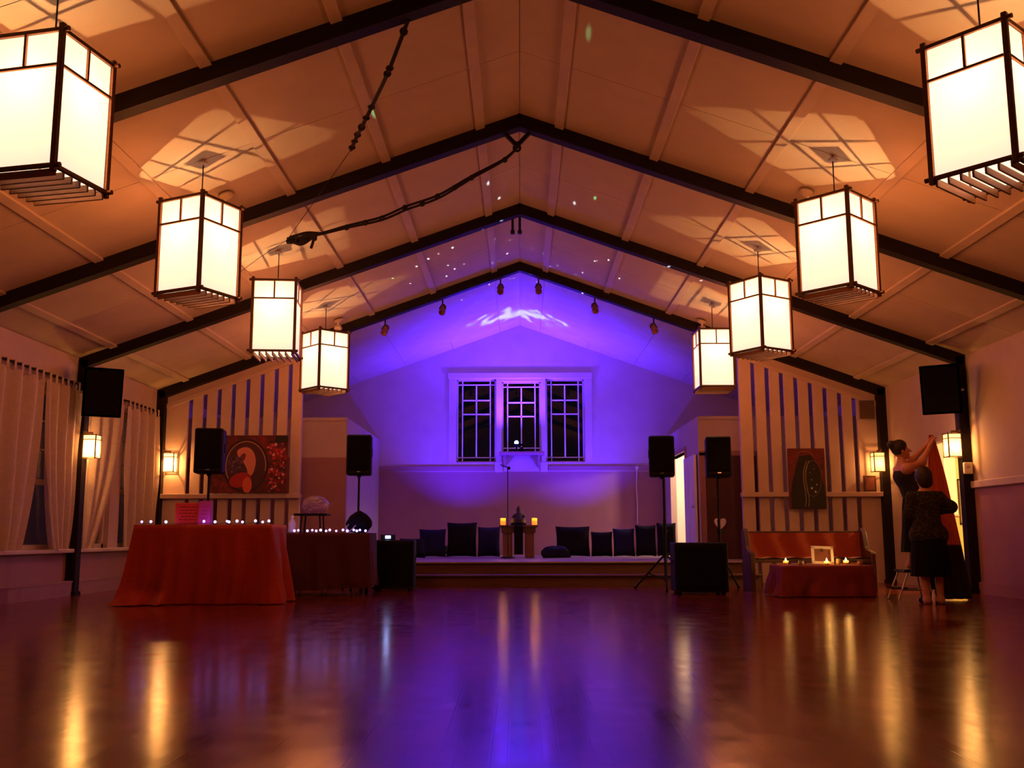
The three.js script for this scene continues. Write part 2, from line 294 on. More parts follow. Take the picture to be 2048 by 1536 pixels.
// wing rooms at both sides of the stage
const WX = 3.0, WZ = -17.2, WTOP = 2.73;
{
  const w = struct('wall_wing_left');
  mesh('upper_wall', span(-W, -WX, 2.1, WTOP, WZ, WZ - 0.12), M.wall, w);
  mesh('lower_wall', span(-W, -WX, 0.36, 2.1, WZ, WZ - 0.12), M.wainscot, w);
  mesh('side_wall', span(-WX - 0.12, -WX, 0.36, WTOP, WZ - 0.12, BACK), M.wall, w);
  mesh('roof', span(-W, -WX, WTOP, WTOP + 0.06, WZ + 0.02, BACK), M.wall, w);
}
{
  const w = struct('wall_wing_right'), x = 3.06, O0 = -18.52, O1 = -20.5, OT = 2.3;
  mesh('front_wall', span(x, W, 0.36, WTOP, WZ, WZ - 0.12), M.wall, w);
  mesh('side_wall', span(x, x + 0.12, 0.36, WTOP, WZ - 0.12, O0), M.wall, w);
  mesh('side_wall', span(x, x + 0.12, 0.36, WTOP, O1, BACK), M.wall, w);
  mesh('door_head', span(x, x + 0.12, OT, WTOP, O0, O1), M.wall, w);
  mesh('roof', span(x, W, WTOP, WTOP + 0.06, WZ + 0.02, BACK), M.wall, w);
  mesh('inner_wall', span(x + 0.12, W, 0.36, WTOP, BACK + 0.1, BACK), M.white, w);
  // the open, panelled door, folded back against the wing wall
  const d = struct('door_2');
  mesh('jamb', [span(x - 0.03, x + 0.14, 0.36, OT + 0.08, O0 + 0.09, O0), span(x - 0.03, x + 0.14, OT, OT + 0.08, O0, O1)], std(0.55, 0.30, 0.14, 0.5, { map: grainTex }), d);
  mesh('leaf', rbox(0.04, 1.76, 1.1, 0.005, x - 0.045, 0.38 + 0.88, -17.86), M.white, d);
  for (const [zc, ww] of [[-17.62, 0.36], [-18.1, 0.36]]) for (const [y0, y1] of [[0.5, 1.15], [1.28, 2.02]]) mesh('door_panel', rbox(0.014, y1 - y0, ww, 0.006, x - 0.066, (y0 + y1) / 2, zc), M.white, d);
  mesh('door_knob', ball(0.03, x - 0.09, 1.25, -17.36), M.chrome, d);
  const l = thing('wing_lamp', 'round ceiling lamp in the bright room behind the stage door', 'lamp', [4.3, 2.5, -19.6]);
  mesh('mount', cyl(0.05, 0.05, 0.15, 0, 0.12, 0), M.white, l);
  mesh('shade', lathe([[0.001, -0.09], [0.1, -0.07], [0.15, 0.0], [0.1, 0.05], [0.02, 0.07]], 20), phy(1, 0.95, 0.85, 0.9, { emissive: rgb(1, 0.75, 0.45), emissiveIntensity: 4 }), l);
  const pl = new THREE.PointLight(rgb(1, 0.66, 0.40), 22); pl.name = 'wing_lamp_light'; pl.castShadow = true; pl.shadow.radius = 4; l.add(pl);
  // dark door in the wing's front, with a heart hung on it
  const k = struct('door_3');
  mesh('leaf', rbox(0.86, 1.74, 0.05, 0.008, 3.60, 0.36 + 0.87, WZ + 0.03), std(0.075, 0.012, 0.012, 0.5, { map: grainTex }), k);
  mesh('casing', [span(3.07, 3.165, 0.36, 2.16, WZ, WZ + 0.03), span(4.04, 4.13, 0.36, 2.16, WZ, WZ + 0.03), span(3.07, 4.13, 2.11, 2.19, WZ, WZ + 0.03)], M.wainscot, k);
  const hs = new THREE.Shape(); hs.moveTo(0, -0.09); hs.bezierCurveTo(-0.13, 0.0, -0.11, 0.09, -0.05, 0.085); hs.bezierCurveTo(-0.02, 0.08, 0, 0.06, 0, 0.045); hs.bezierCurveTo(0, 0.06, 0.02, 0.08, 0.05, 0.085); hs.bezierCurveTo(0.11, 0.09, 0.13, 0, 0, -0.09);
  single('heart_ornament', new THREE.ExtrudeGeometry(hs, { depth: 0.015, bevelSize: 0.004, bevelThickness: 0.004, bevelSegments: 2 }), std(0.75, 0.68, 0.62, 0.6), 'small white heart hung on the dark red door', 'ornament', null, [3.38, 0.95, WZ + 0.06], 0);
}

// slatted screens at both sides of the stage opening
function screen(s, label, x1, gaps) {
  const t = thing('slatted_screen', label, 'screen', [0, 0, -16.3]);
  const gap = 0.078, top = (x) => roofY(x) - 0.30, RAIL = 1.40;
  const edges = [3.59, ...gaps, W - 0.12];
  for (let i = 0; i + 1 < edges.length; i++) {
    const a = edges[i] + (i ? gap / 2 : 0), b = edges[i + 1] - (i + 2 < edges.length ? gap / 2 : 0);
    const ta = i === 0 ? top(a) + 0.12 : top(a), tb = i === 0 ? top(b) + 0.12 : top(b);
    const sh = new THREE.Shape(); sh.moveTo(s * a, 0.0); sh.lineTo(s * b, 0.0); sh.lineTo(s * b, tb); sh.lineTo(s * a, ta); sh.closePath();
    const th = i === 0 ? 0.09 : 0.045;
    mesh(i === 0 ? 'end_post' : i + 2 === edges.length ? 'side_panel' : 'board', boxUV(new THREE.ExtrudeGeometry(sh, { depth: th, bevelEnabled: true, bevelSize: 0.004, bevelThickness: 0.004, bevelSegments: 1 }).translate(0, 0, -th / 2)), M.board, t);
  }
  const len = (W - 0.12 - 3.6) / Math.cos(A), xm = (3.6 + W - 0.12) / 2;
  mesh('top_rail', box(len, 0.07, 0.075, s * xm, top(xm) - 0.0, 0.01, -s * A), M.board, t);
  const head = new THREE.Shape(); head.moveTo(s * 3.6, top(3.6)); head.lineTo(s * (W - 0.02), top(W)); head.lineTo(s * (W - 0.02), roofY(W)); head.lineTo(s * 3.6, roofY(3.6)); head.closePath();
  mesh('head_panel', boxUV(new THREE.ExtrudeGeometry(head, { depth: 0.03, bevelEnabled: false }).translate(0, 0, -0.02)), M.board, t);
  mesh('ledge', rbox(W - 0.1 - 3.55, 0.075, 0.13, 0.01, s * (W - 0.1 + 3.55) / 2, RAIL, 0.085), M.board, t);
  return t;
}
const gapsAt = (a, b) => Array.from({ length: 8 }, (_, i) => a + (b - a) * i / 7);
screen(-1, 'cream slatted timber screen left of the stage, carrying the round red painting', 3.6, gapsAt(3.79, 5.42));
screen(1, 'cream slatted timber screen right of the stage, carrying the tall dark painting', 3.6, gapsAt(3.82, 5.46));

// curtains along the left wall
function curtain(label, zt, zb, folds, k) {
  const t = thing('curtain', label, 'curtain', [-W + 0.07, 0.6, 0], 0, 'white tab-top curtains on the left wall');
  const nu = 90, nv = 36, p = [], uv = [], ix = [], H = 2.08;
  for (let j = 0; j <= nv; j++) for (let i = 0; i <= nu; i++) {
    const u = i / nu, v = j / nv, q = Math.pow(v, 2.2), a = zt[0] + (zb[0] - zt[0]) * q, b = zt[1] + (zb[1] - zt[1]) * q;
    const amp = 0.03 + 0.035 * vn(u * 7 + k, v * 2 + k) + 0.012 * v, ph = u * folds * 2 * PI + 1.3 * vn(u * 3 + k * 5, v * 2.5);
    p.push(amp * Math.sin(ph) + 0.05 * q * Math.sin(u * 3 + k), H * (1 - v) + (v > 0.97 ? 0.012 * Math.sin(ph * 0.5) : 0), a + (b - a) * u + 0.012 * Math.cos(ph)); uv.push(u * Math.abs(zt[1] - zt[0]) * 1.4, v * H);
  }
  for (let j = 0; j < nv; j++) for (let i = 0; i < nu; i++) { const a = j * (nu + 1) + i; ix.push(a, a + 1, a + nu + 1, a + 1, a + nu + 2, a + nu + 1); }
  const g = new THREE.BufferGeometry(); g.setAttribute('position', new THREE.Float32BufferAttribute(p, 3)); g.setAttribute('uv', new THREE.Float32BufferAttribute(uv, 2)); g.setIndex(ix); g.computeVertexNormals();
  mesh('drape', g, M.curtain, t);
  const n = Math.max(3, Math.round(Math.abs(zt[1] - zt[0]) / 0.17));
  for (let i = 0; i < n; i++) { const z = zt[0] + (zt[1] - zt[0]) * (i + 0.5) / n; mesh('tab', [box(0.006, 0.11, 0.05, 0.022, H + 0.045, z), box(0.006, 0.11, 0.05, -0.022, H + 0.045, z), box(0.05, 0.006, 0.05, 0, H + 0.1, z)], M.curtain, t); }
}
curtain('white curtain at the left edge of the photo, its hem swept aside', [-9.9, -12.15], [-10.3, -11.85], 6, 1);
curtain('white curtain just before the left speaker post, nearer the camera', [-12.17, -13.16], [-12.5, -13.16], 4, 2);
curtain('white curtain behind the left speaker post, gathered to the post at its hem', [-13.38, -14.62], [-13.38, -13.8], 4, 3);
curtain('white curtain against the farthest left post, beside the slatted screen', [-14.75, -16.1], [-14.95, -16.05], 4, 4);
for (const [z0, z1, l] of [[-9.8, -13.18, 'dark curtain rod over the nearer left windows'], [-13.36, -16.12, 'dark curtain rod over the left windows beside the screen']]) {
  const r = thing('curtain_rod', l, 'curtain rod', [-W + 0.07, 2.76, 0]);
  mesh('rod', bar([0, 0, z0], [0, 0, z1], 0.014), M.beam, r);
  for (const z of [z0 - 0.1, (z0 + z1) / 2, z1 + 0.1]) mesh('bracket', box(0.07, 0.02, 0.02, -0.035, 0, z), M.beam, r);
}

// ---------------------------------------------------------------- hanging lanterns
const LA = 0.25, LH = 0.88;
function lantern(alongX) {
  const t = new THREE.Group(); t.name = 'hanging_lantern';
  const post = rbox(0.034, LH + 0.05, 0.034, 0.006), rail = rbox(2 * LA, 0.026, 0.026, 0.004), mid = rbox(2 * LA - 0.03, 0.018, 0.02, 0.003), up = rbox(0.018, 0.2, 0.02, 0.003);
  for (const sx of [-1, 1]) for (const sz of [-1, 1]) { const p = mesh('corner_post', post, M.lanternWood, t); p.position.set(sx * LA, LH / 2, sz * LA); for (const y of [0.012, LH - 0.012]) mesh('peg', cyl(0.016, 0.016, 0.09, 0, 0, 0, 8).rotateZ(PI / 2).translate(0, y - LH / 2, 0), M.lanternWood, p); }
  for (let k = 0; k < 4; k++) {
    const f = new THREE.Group(); f.name = 'side'; f.rotation.y = k * PI / 2; t.add(f);
    const put = (m, x, y) => { m.position.set(x, y, LA); };
    put(mesh('top_rail', rail, M.lanternWood, f), 0, LH - 0.013); put(mesh('bottom_rail', rail, M.lanternWood, f), 0, 0.013);
    put(mesh('cross_bar', mid, M.lanternWood, f), 0, LH - 0.235); put(mesh('upright_bar', up, M.lanternWood, f), 0, LH - 0.125);
    const pane = (w, h, x, y) => { const m = mesh('pane', new THREE.PlaneGeometry(w, h), M.paper, f); m.position.set(x, y, LA - 0.006); };
    pane(0.222, 0.198, -0.12, LH - 0.127); pane(0.222, 0.198, 0.12, LH - 0.127); pane(0.465, 0.618, 0, 0.335);
    const a = new THREE.RectAreaLight(LANTERN_GLOW.color, LANTERN_GLOW.intensity, 0.46, 0.82); a.name = 'lantern_glow'; a.position.set(0, 0.44, LA - 0.001); a.rotation.y = PI; f.add(a);
  }
  for (let i = 0; i < 7; i++) { const x = -0.225 + 0.075 * i; const m = mesh('bottom_slat', alongX ? rbox(0.5, 0.045, 0.014, 0.003) : rbox(0.014, 0.045, 0.5, 0.003), M.slatWood, t); m.position.set(alongX ? 0 : x, -0.02, alongX ? x : 0); }
  for (const x of [-0.085, 0.085]) { mesh('top_bar', box(0.010, 0.012, 0.47, x, LH - 0.02, 0), M.lanternWood, t); mesh('top_bar', box(0.47, 0.012, 0.010, 0, LH - 0.02, x), M.lanternWood, t); }
  mesh('top_plate', box(0.11, 0.014, 0.11, 0, LH - 0.005, 0), M.lanternWood, t);
  mesh('socket', cyl(0.011, 0.013, 0.13, 0, LH - 0.075, 0, 12), M.black, t);
  mesh('bulb', ball(0.03, 0, LH - 0.30, 0, 14), phy(1, 0.9, 0.7, 0.6, { emissive: rgb(1, 0.6, 0.25), emissiveIntensity: 8 }), t);
  mesh('cord', bar([0, LH, 0], [0, 1.32, 0], 0.006, 6), M.rope, t);
  mesh('canopy', lathe([[0.001, 1.31], [0.04, 1.285], [0.045, 1.26], [0.001, 1.26]], 14), M.trim, t);
  const p = new THREE.PointLight(LANTERN_BULB.color, LANTERN_BULB.intensity); p.name = 'lantern_bulb'; p.position.set(0, LH - 0.30, 0); p.castShadow = true; p.shadow.radius = 0.35; t.add(p);
  return t;
}
const lanX = lantern(true), lanZ = lantern(false), D = PI / 180;
const LANT = [
  [-2.94, -5.9, 39, 1, 'paper lantern hanging largest and nearest in the upper left corner'],
  [-2.94, -8.85, 44, 1, 'second paper lantern from the camera in the left row'],
  [-2.94, -11.8, 9, 0, 'third paper lantern from the camera in the left row, turned nearly face-on'],
  [-2.93, -14.75, 58, 1, 'farthest paper lantern in the left row, hanging beside the left screen'],
  [2.89, -5.9, 23, 0, 'paper lantern hanging largest and nearest in the upper right corner'],
  [2.89, -8.85, 28, 1, 'second paper lantern from the camera in the right row'],
  [2.89, -11.8, 43, 1, 'third paper lantern from the camera in the right row'],
  [2.89, -14.75, 78, 0, 'farthest paper lantern in the right row, hanging beside the right screen'],
];
for (const [x, z, al, kind, label] of LANT) {
  const o = (kind ? lanX : lanZ).clone(); o.name = numbered('hanging_lantern');
  o.position.set(x, 2.905, z); o.rotation.y = Math.atan2(-x, -z) - al * D;
  o.userData = { label, category: 'lantern', group: 'paper lanterns hung in two rows' }; scene.add(o);
}
// round detectors / spot heads on the ceiling by the lanterns
for (const [x, z, l] of [[-2.98, -9.69, 'round ceiling fitting just beyond the second left lantern'], [2.91, -9.75, 'round ceiling fitting just beyond the second right lantern'], [-2.92, -15.7, 'small ceiling fitting beyond the farthest left lantern'], [2.94, -15.85, 'small ceiling fitting beyond the farthest right lantern']]) {
  const t = thing('ceiling_fitting', l, 'light fitting', [x, roofY(x) - 0.02, z], 0, 'round fittings on the ceiling');
  mesh('base', lathe([[0.001, 0.0], [0.075, 0.0], [0.08, -0.03], [0.03, -0.06], [0.001, -0.06]], 18).rotateZ(x < 0 ? A : -A), std(0.45, 0.36, 0.25, 0.6), t);
  mesh('neck', bar([0, -0.05, 0], [0, -0.1, 0.02], 0.016), M.white, t);
  mesh('head', lathe([[0.02, -0.085], [0.05, -0.1], [0.07, -0.15], [0.05, -0.17], [0.001, -0.17]], 16), std(0.55, 0.45, 0.32, 0.6), t);
}
// wall lamps on the posts
function sconce(x, z, y, label, k) {
  const s = Math.sign(x), t = thing('wall_lantern', label, 'wall lamp', [x, y, z], 0, 'small lanterns on the wall posts');
  const h = 0.30, a = 0.085;
  const shade = []; for (let i = 0; i < 4; i++) shade.push(new THREE.PlaneGeometry(2 * a - 0.012, h).translate(0, h / 2, a - 0.004).rotateY(i * PI / 2));
  mesh('shade', shade, phy(0.95, 0.82, 0.55, 1, { transmission: 0.4, thickness: 0, emissive: rgb(1, 0.50, 0.17), emissiveIntensity: k }), t);
  for (const px of [-1, 1]) for (const pz of [-1, 1]) mesh('corner_post', box(0.013, h + 0.02, 0.013, px * a, h / 2, pz * a), M.lanternWood, t);
  for (const yy of [0, h * 0.8, h]) mesh('band', [box(2 * a, 0.01, 0.012, 0, yy, a), box(2 * a, 0.01, 0.012, 0, yy, -a), box(0.012, 0.01, 2 * a, a, yy, 0), box(0.012, 0.01, 2 * a, -a, yy, 0)], M.lanternWood, t);
  mesh('bracket', [box(W - 0.13 - Math.abs(x) + 0.0, 0.03, 0.03, s * (W - 0.13 - Math.abs(x)) / 2, h + 0.03, 0), box(0.02, 0.16, 0.06, s * (W - 0.14 - Math.abs(x)), h - 0.02, 0), cyl(0.01, 0.01, 0.05, 0, h + 0.02, 0, 8)], M.lanternWood, t);
  const p = new THREE.PointLight(SCONCE.color, SCONCE.intensity * k / 2); p.name = 'wall_lantern_light'; p.position.set(0, h * 0.42, 0); p.castShadow = true; p.shadow.radius = 1; t.add(p);
}
sconce(-5.70, -13.22, 1.79, 'glowing wall lantern below the left black wall speaker', 3.6);
sconce(-5.68, -16.17, 1.79, 'glowing wall lantern between the farthest left curtain and the slatted screen', 3.4);
sconce(5.70, -13.22, 1.77, 'glowing wall lantern at the lit doorway on the right', 2.6);
sconce(5.74, -16.12, 1.76, 'amber wall lantern on the right screen, left of the reaching person', 1.6);

// ---------------------------------------------------------------- star projector standing on the ledge of the middle stage window
{
  const P = [-0.08, 2.481, BACK + 0.52], L = V(P[0], P[1] + 0.2, P[2] + 0.0);
  const t = thing('star_projector', 'small star projector glowing blue on the ledge of the middle stage window', 'projector', P);
  mesh('foot', cyl(0.06, 0.05, 0.02, 0, 0.01, 0, 20), M.black, t);
  mesh('stem', cyl(0.02, 0.02, 0.08, 0, 0.06, 0, 14), M.black, t);
  mesh('housing', lathe([[0.001, 0.09], [0.05, 0.095], [0.06, 0.13], [0.056, 0.16], [0.045, 0.163]], 24), M.black, t);
  mesh('glowing_dome', ball(0.045, 0, 0.19, 0, 24), phy(0.5, 0.6, 1, 0.3, { emissive: rgb(0.35, 0.5, 1), emissiveIntensity: 5 }), t);
  const EL = 0.66, ax = V(0, Math.sin(EL), Math.cos(EL)), e2 = V(0, Math.cos(EL), -Math.sin(EL));
  const STAR = [[0.48, -8.26, 1], [-1.38, -11.02, 1], [0.82, -12.13, 1], [-1.00, -13.51, 1], [-0.49, -12.21], [-0.37, -13.05], [-1.40, -14.52], [-1.05, -14.40], [-1.40, -13.98], [-1.58, -14.68], [-1.09, -15.47], [-0.30, -15.65], [0.59, -12.56], [-1.94, -14.84, 1], [-1.23, -15.70], [-0.44, -15.91], [-0.55, -16.42], [-1.10, -17.45], [-1.95, -18.60], [-0.12, -16.83], [-0.99, -16.58], [-1.15, -18.79], [-1.09, -19.94], [0.88, -15.59], [1.01, -14.76], [1.19, -14.48], [1.42, -15.22], [0.98, -16.03], [0.76, -17.72], [1.00, -17.64], [0.46, -19.05], [1.15, -18.48], [1.14, -19.79], [2.02, -12.94], [2.44, -13.96], [-0.62, -17.09], [-0.85, -20.41], [-1.10, -16.26], [-1.46, -9.38, 1], [-2.14, -10.81], [2.14, -20.08], [-0.21, -17.25], [0.13, -18.30], [0.41, -20.18], [0.18, -17.12], [-0.88, -18.03]];
  // the slide: a film with a nebula and pin-prick stars in front of the lamp
  const N = 2048, RANGE = 1.3, px = new Float32Array(N * N * 3), ang = (i) => ((i + 0.5) / N * 2 - 1) * RANGE;
  const clamp01 = (v) => Math.max(0, Math.min(1, v));
  for (let j = 0; j < N; j++) for (let i = 0; i < N; i++) {
    const u = ang(i), v = ang(j), k = 3 * (j * N + i), dx = u, dy = ax.y + v * e2.y, dz = ax.z + v * e2.z;
    if (dy <= 0) continue;
    const h = RIDGE - L.y, tt = h / (dy + SLOPE * Math.abs(dx)), x = L.x + dx * tt, z = L.z + dz * tt;
    if (z > -13 || z < BACK + 0.15) continue;
    const s = Math.abs(x), q = z + 20.0 - 0.55 * Math.min(s, 1.2);                    // the bright cloud bends back from the ridge
    const w = fbm(x * 9 + 40, z * 5 + s * 4 + 60, 200, 5), w2 = fbm(x * 4 + 90 + z * 1.2, z * 2.2 - s * 2.5 + 20, 200, 5);
    const cloud = clamp01((1 - Math.hypot((x + 0.15) / 0.85, q / 0.62)) * 1.6 + (w - 0.52) * 5) * (Math.hypot((x + 0.15) / 1.05, q / 0.8) < 1 ? 1 : 0);
    const wisp = Math.max(0, w2 - 0.5) * 2.0 * clamp01((s - 0.8) * 1.5) * clamp01((4.6 - s)) * clamp01((z + 21) * 1.4) * clamp01((-16.3 - z) * 0.8);
    const q2 = clamp01((fbm(x * 14 + 10, z * 6 - s * 5 + 130, 200, 3) - 0.55) * 5);
    px[k] = 0.004 * cloud + 0.0018 * wisp * q2; px[k + 1] = 0.008 * cloud + 0.0012 * wisp * q2; px[k + 2] = 0.017 * cloud + 0.028 * wisp * (0.2 + q2);
  }
  const dot = (x, z, r, col) => {
    const d = V(x, roofY(x), z).sub(L), m = d.dot(ax); if (m <= 0) return;
    const ci = (d.x / m / RANGE + 1) / 2 * N, cj = (d.dot(e2) / m / RANGE + 1) / 2 * N;
    for (let j = Math.floor(cj - r - 1); j <= cj + r + 1; j++) for (let i = Math.floor(ci - r - 1); i <= ci + r + 1; i++) { if (i < 0 || j < 0 || i >= N || j >= N) continue; const a = clamp01(r + 0.5 - Math.hypot(i + 0.5 - ci, j + 0.5 - cj)); if (a > 0) for (let q = 0; q < 3; q++) px[3 * (j * N + i) + q] = Math.max(px[3 * (j * N + i) + q], a * col[q]); }
  };
  STAR.forEach(([x, z, g]) => { const d2 = (z - L.z) * (z - L.z) + 7, k = Math.min(1, 0.5 + d2 / 60); dot(x, z, g ? 0.75 : 0.7 + 0.4 * rnd(), (g ? [0.25, 1, 0.4] : [0.75, 0.85, 1]).map((c) => c * k)); });
  for (let i = 0; i < 150; i++) { const x = (rnd() + rnd() - 1) * 2.4, z = -20.6 + 8 * rnd() * rnd(), k = 0.2 + 0.5 * rnd(); dot(x, z, 0.6 + 0.3 * rnd(), [0.6, 0.7, 1].map((c) => c * k)); }
  const data = new Uint8Array(N * N * 4), enc = (l) => Math.round(255 * Math.min(1, l <= 0.0031308 ? 12.92 * l : 1.055 * Math.pow(l, 1 / 2.4) - 0.055));
  for (let k = 0; k < N * N; k++) { for (let q = 0; q < 3; q++) data[4 * k + q] = enc(px[3 * k + q]); data[4 * k + 3] = 255; }
  const tex = new THREE.DataTexture(data, N, N); tex.colorSpace = THREE.SRGBColorSpace; tex.magFilter = tex.minFilter = THREE.LinearFilter; tex.needsUpdate = true;
  const SD = 0.02, lamp = [0, 0.2, 0];                                               // lamp to film
  const slide = mesh('slide', new THREE.PlaneGeometry(2 * SD * RANGE, 2 * SD * RANGE), phy(1, 1, 1, 0.0, { transmission: 1, thickness: 0, map: tex, specularIntensity: 0 }), t);
  const lo = V(0.11, 0.13, 0.0);                                                     // the star lens sits beside the dome
  slide.position.set(lo.x, lo.y, 0).addScaledVector(ax, SD); slide.rotation.x = -EL;
  const ring = mesh('slide_holder', [box(0.004, 0.06, 0.006, 0.028, 0, 0), box(0.004, 0.06, 0.006, -0.028, 0, 0), box(0.06, 0.004, 0.006, 0, 0.028, 0), box(0.06, 0.004, 0.006, 0, -0.028, 0)], M.black, t);
  ring.position.copy(slide.position); ring.rotation.x = -EL;
  mesh('star_barrel', [cyl(0.035, 0.035, 0.05, 0.11, 0.07, 0, 16), bar([0.03, 0.05, 0], [0.1, 0.06, 0], 0.012)], M.black, t);
  const s = new THREE.SpotLight(STARS.color, STARS.intensity, 0, Math.atan(RANGE) * 0.99, 0.02, 2); s.name = 'star_light'; s.position.copy(lo); s.target.position.copy(lo).addScaledVector(ax, 5); s.castShadow = true; s.shadow.radius = 0.002; t.add(s, s.target);
  const w = new THREE.SpotLight(WASH.color, WASH.intensity, 0, 1.24, 1, 2); w.name = 'projector_glow'; w.position.set(0, 0.2, 0); w.target.position.set(0, 0.2 + Math.sin(1.42) * 3, Math.cos(1.42) * 3); t.add(w.target); w.castShadow = true; w.shadow.radius = 1.5; t.add(w);
}

// ---------------------------------------------------------------- ropes under the ridge
{
  const t = thing('rope_bracket', 'dark bracket under the ridge of the middle roof frame holding the double rope', 'bracket', [-0.03, 4.93, -10.36]);
  mesh('arm', box(0.04, 0.2, 0.05, -0.07, 0.09, 0, 0.75), M.beam, t); mesh('arm', box(0.04, 0.2, 0.05, 0.07, 0.09, 0, -0.75), M.beam, t);
  mesh('shackle', [new THREE.TorusGeometry(0.035, 0.013, 8, 16).translate(0, -0.01, 0), box(0.06, 0.05, 0.06, 0, 0.03, 0)], M.beam, t);
  const r = thing('tied_rope', 'long double black rope sagging from the ridge bracket to a tied bundle', 'rope', [0, 0, -10.36]);
  const base = [[-0.024, 4.92], [-0.16, 4.80], [-0.523, 4.60], [-0.889, 4.385], [-1.227, 4.263], [-1.479, 4.15], [-1.864, 4.05], [-2.173, 3.96], [-2.50, 3.90]];
  for (const q of [0, 1]) mesh('strand', tube(base.map(([x, y], i) => [x + 0.012 * q, y - (q ? 0.045 * Math.sin(PI * i / 8) : 0), 0.03 * q + 0.01]), 0.013, 6, 70), M.rope, r);
  const kn = [[-0.16, 4.78], [-0.52, 4.58], [-0.70, 4.47], [-0.89, 4.37], [-1.05, 4.29], [-1.24, 4.245], [-1.48, 4.13], [-1.66, 4.08], [-1.86, 4.03]];
  for (const [x, y] of kn) mesh('knot', new THREE.TorusGeometry(0.022, 0.014, 6, 10).rotateX(0.6).rotateY(0.8).translate(x, y, 0.02), M.rope, r);
  const b = []; for (let i = 0; i < 5; i++) b.push(tube([[-2.14, 3.97, 0.01], [-2.3, 3.95 - 0.02 * i + 0.03, 0.03 * Math.sin(i)], [-2.47, 3.90 + 0.02 * Math.sin(i * 2), 0.04 * Math.cos(i)], [-2.5, 3.87 + 0.012 * i, 0], [-2.36, 3.89 - 0.01 * i, -0.02], [-2.2, 3.93, 0.02]], 0.012, 6, 40));
  for (const x of [-2.2, -2.29, -2.4]) b.push(new THREE.TorusGeometry(0.035, 0.014, 6, 12).rotateY(PI / 2).translate(x, 3.935 - (x + 2.2) * -0.1, 0));
  b.push(tube([[-2.21, 3.93, 0], [-2.22, 3.86, 0.02], [-2.24, 3.80, 0.01]], 0.016, 6, 12));
  mesh('bundle', b, M.rope, r);
  const s = thing('knotted_rope', 'single knotted black rope slanting down from the nearest roof rafters', 'rope', [0, 0, 0]);
  const q = [[-0.885, 4.80, -7.40], [-1.0, 4.64, -7.6], [-1.093, 4.553, -7.8], [-1.293, 4.495, -8.3], [-1.397, 4.42, -8.5], [-1.509, 4.418, -8.8], [-1.597, 4.363, -9.0]];
  mesh('strand', tube(q, 0.017, 7, 60), M.rope, s);
  const cv = new THREE.CatmullRomCurve3(q.map((p) => V(...p)));
  for (const u of [0.06, 0.3, 0.34, 0.52, 0.62, 0.72, 0.82, 0.9, 0.97]) { const p = cv.getPoint(u); mesh('knot', new THREE.TorusGeometry(0.02, 0.015, 6, 10).rotateX(u * 9).translate(p.x, p.y, p.z), M.rope, s); }
  mesh('cord', tube([[-1.597, 4.363, -9.0], [-1.95, 4.23, -9.6], [-2.5, 3.9, -10.36]], 0.0035, 5, 30), M.rope, s);
  mesh('cord', tube([[-2.5, 3.9, -10.36], [-3.0, 3.86, -11.0], [-3.9, 3.82, -12.4]], 0.003, 5, 30), M.rope, s);
}
// small hooks under the ridge of the speaker frame
for (const [x, l] of [[-0.1, 'left one of two short rods under the ridge beyond the ropes'], [0.0, 'right one of two short rods under the ridge beyond the ropes']]) {
  const t = thing('ridge_rod', l, 'hook', [x, 4.9, -13.4]);
  mesh('rod', cyl(0.018, 0.018, 0.26, 0, 0.13, 0, 10), M.beam, t); mesh('cap', cyl(0.03, 0.03, 0.05, 0, 0.02, 0, 10), M.beam, t);
}
// six can spotlights under the stage frame
[[-2.262, 'leftmost'], [-1.301, 'second from left'], [-0.326, 'third from left'], [0.314, 'third from right'], [1.259, 'second from right'], [2.239, 'rightmost']].forEach(([x, l]) => {
  const y = roofY(x) - 0.18, t = thing('can_spotlight', `small unlit can spotlight under the stage frame, ${l} of six`, 'spotlight', [x, y, -16.42], 0, 'can spotlights under the stage frame');
  const can = lathe([[0.001, 0.1], [0.035, 0.1], [0.05, 0.08], [0.055, -0.08], [0.05, -0.09], [0.045, -0.03], [0.001, -0.03]], 18).rotateX(-0.55).rotateZ(x * 0.12).translate(0, -0.1, -0.02);
  mesh('can', can, std(0.30, 0.10, 0.07, 0.55), t);
  mesh('yoke', [bar([0, 0, 0], [0, 0.16, 0], 0.012), bar([-0.06, -0.09, 0], [0, 0, 0], 0.007), bar([0.06, -0.09, 0], [0, 0, 0], 0.007)], M.beam, t);
});

// ---------------------------------------------------------------- loudspeakers
function wallSpeaker(s, label) {
  const t = thing('wall_speaker', label, 'speaker', [s * 5.52, 2.30, -13.0], s * -0.5, 'black wall speakers');
  const sh = new THREE.Shape(); sh.moveTo(-0.23, 0.16); sh.lineTo(0.23, 0.16); sh.lineTo(0.15, -0.17); sh.lineTo(-0.15, -0.17); sh.closePath();
  const body = new THREE.Group(); body.name = 'cabinet'; body.position.y = 0.33; body.rotation.x = 0.16; t.add(body);
  mesh('case', boxUV(new THREE.ExtrudeGeometry(sh, { depth: 0.62, bevelSize: 0.01, bevelThickness: 0.01, bevelSegments: 2 }).rotateX(-PI / 2).scale(1, 1, -1).translate(0, -0.3, 0)), M.black, body);
  mesh('grille', rbox(0.42, 0.58, 0.02, 0.008, 0, 0.01, 0.175), M.grille, body);
  mesh('bracket', bar([0, 0.35, -0.15], [s * 0.24, 0.35, -0.24], 0.02), M.metal, t);
}
wallSpeaker(-1, 'black speaker fixed high on the left post above a wall lantern');
wallSpeaker(1, 'black speaker fixed high on the right post above the doorway');
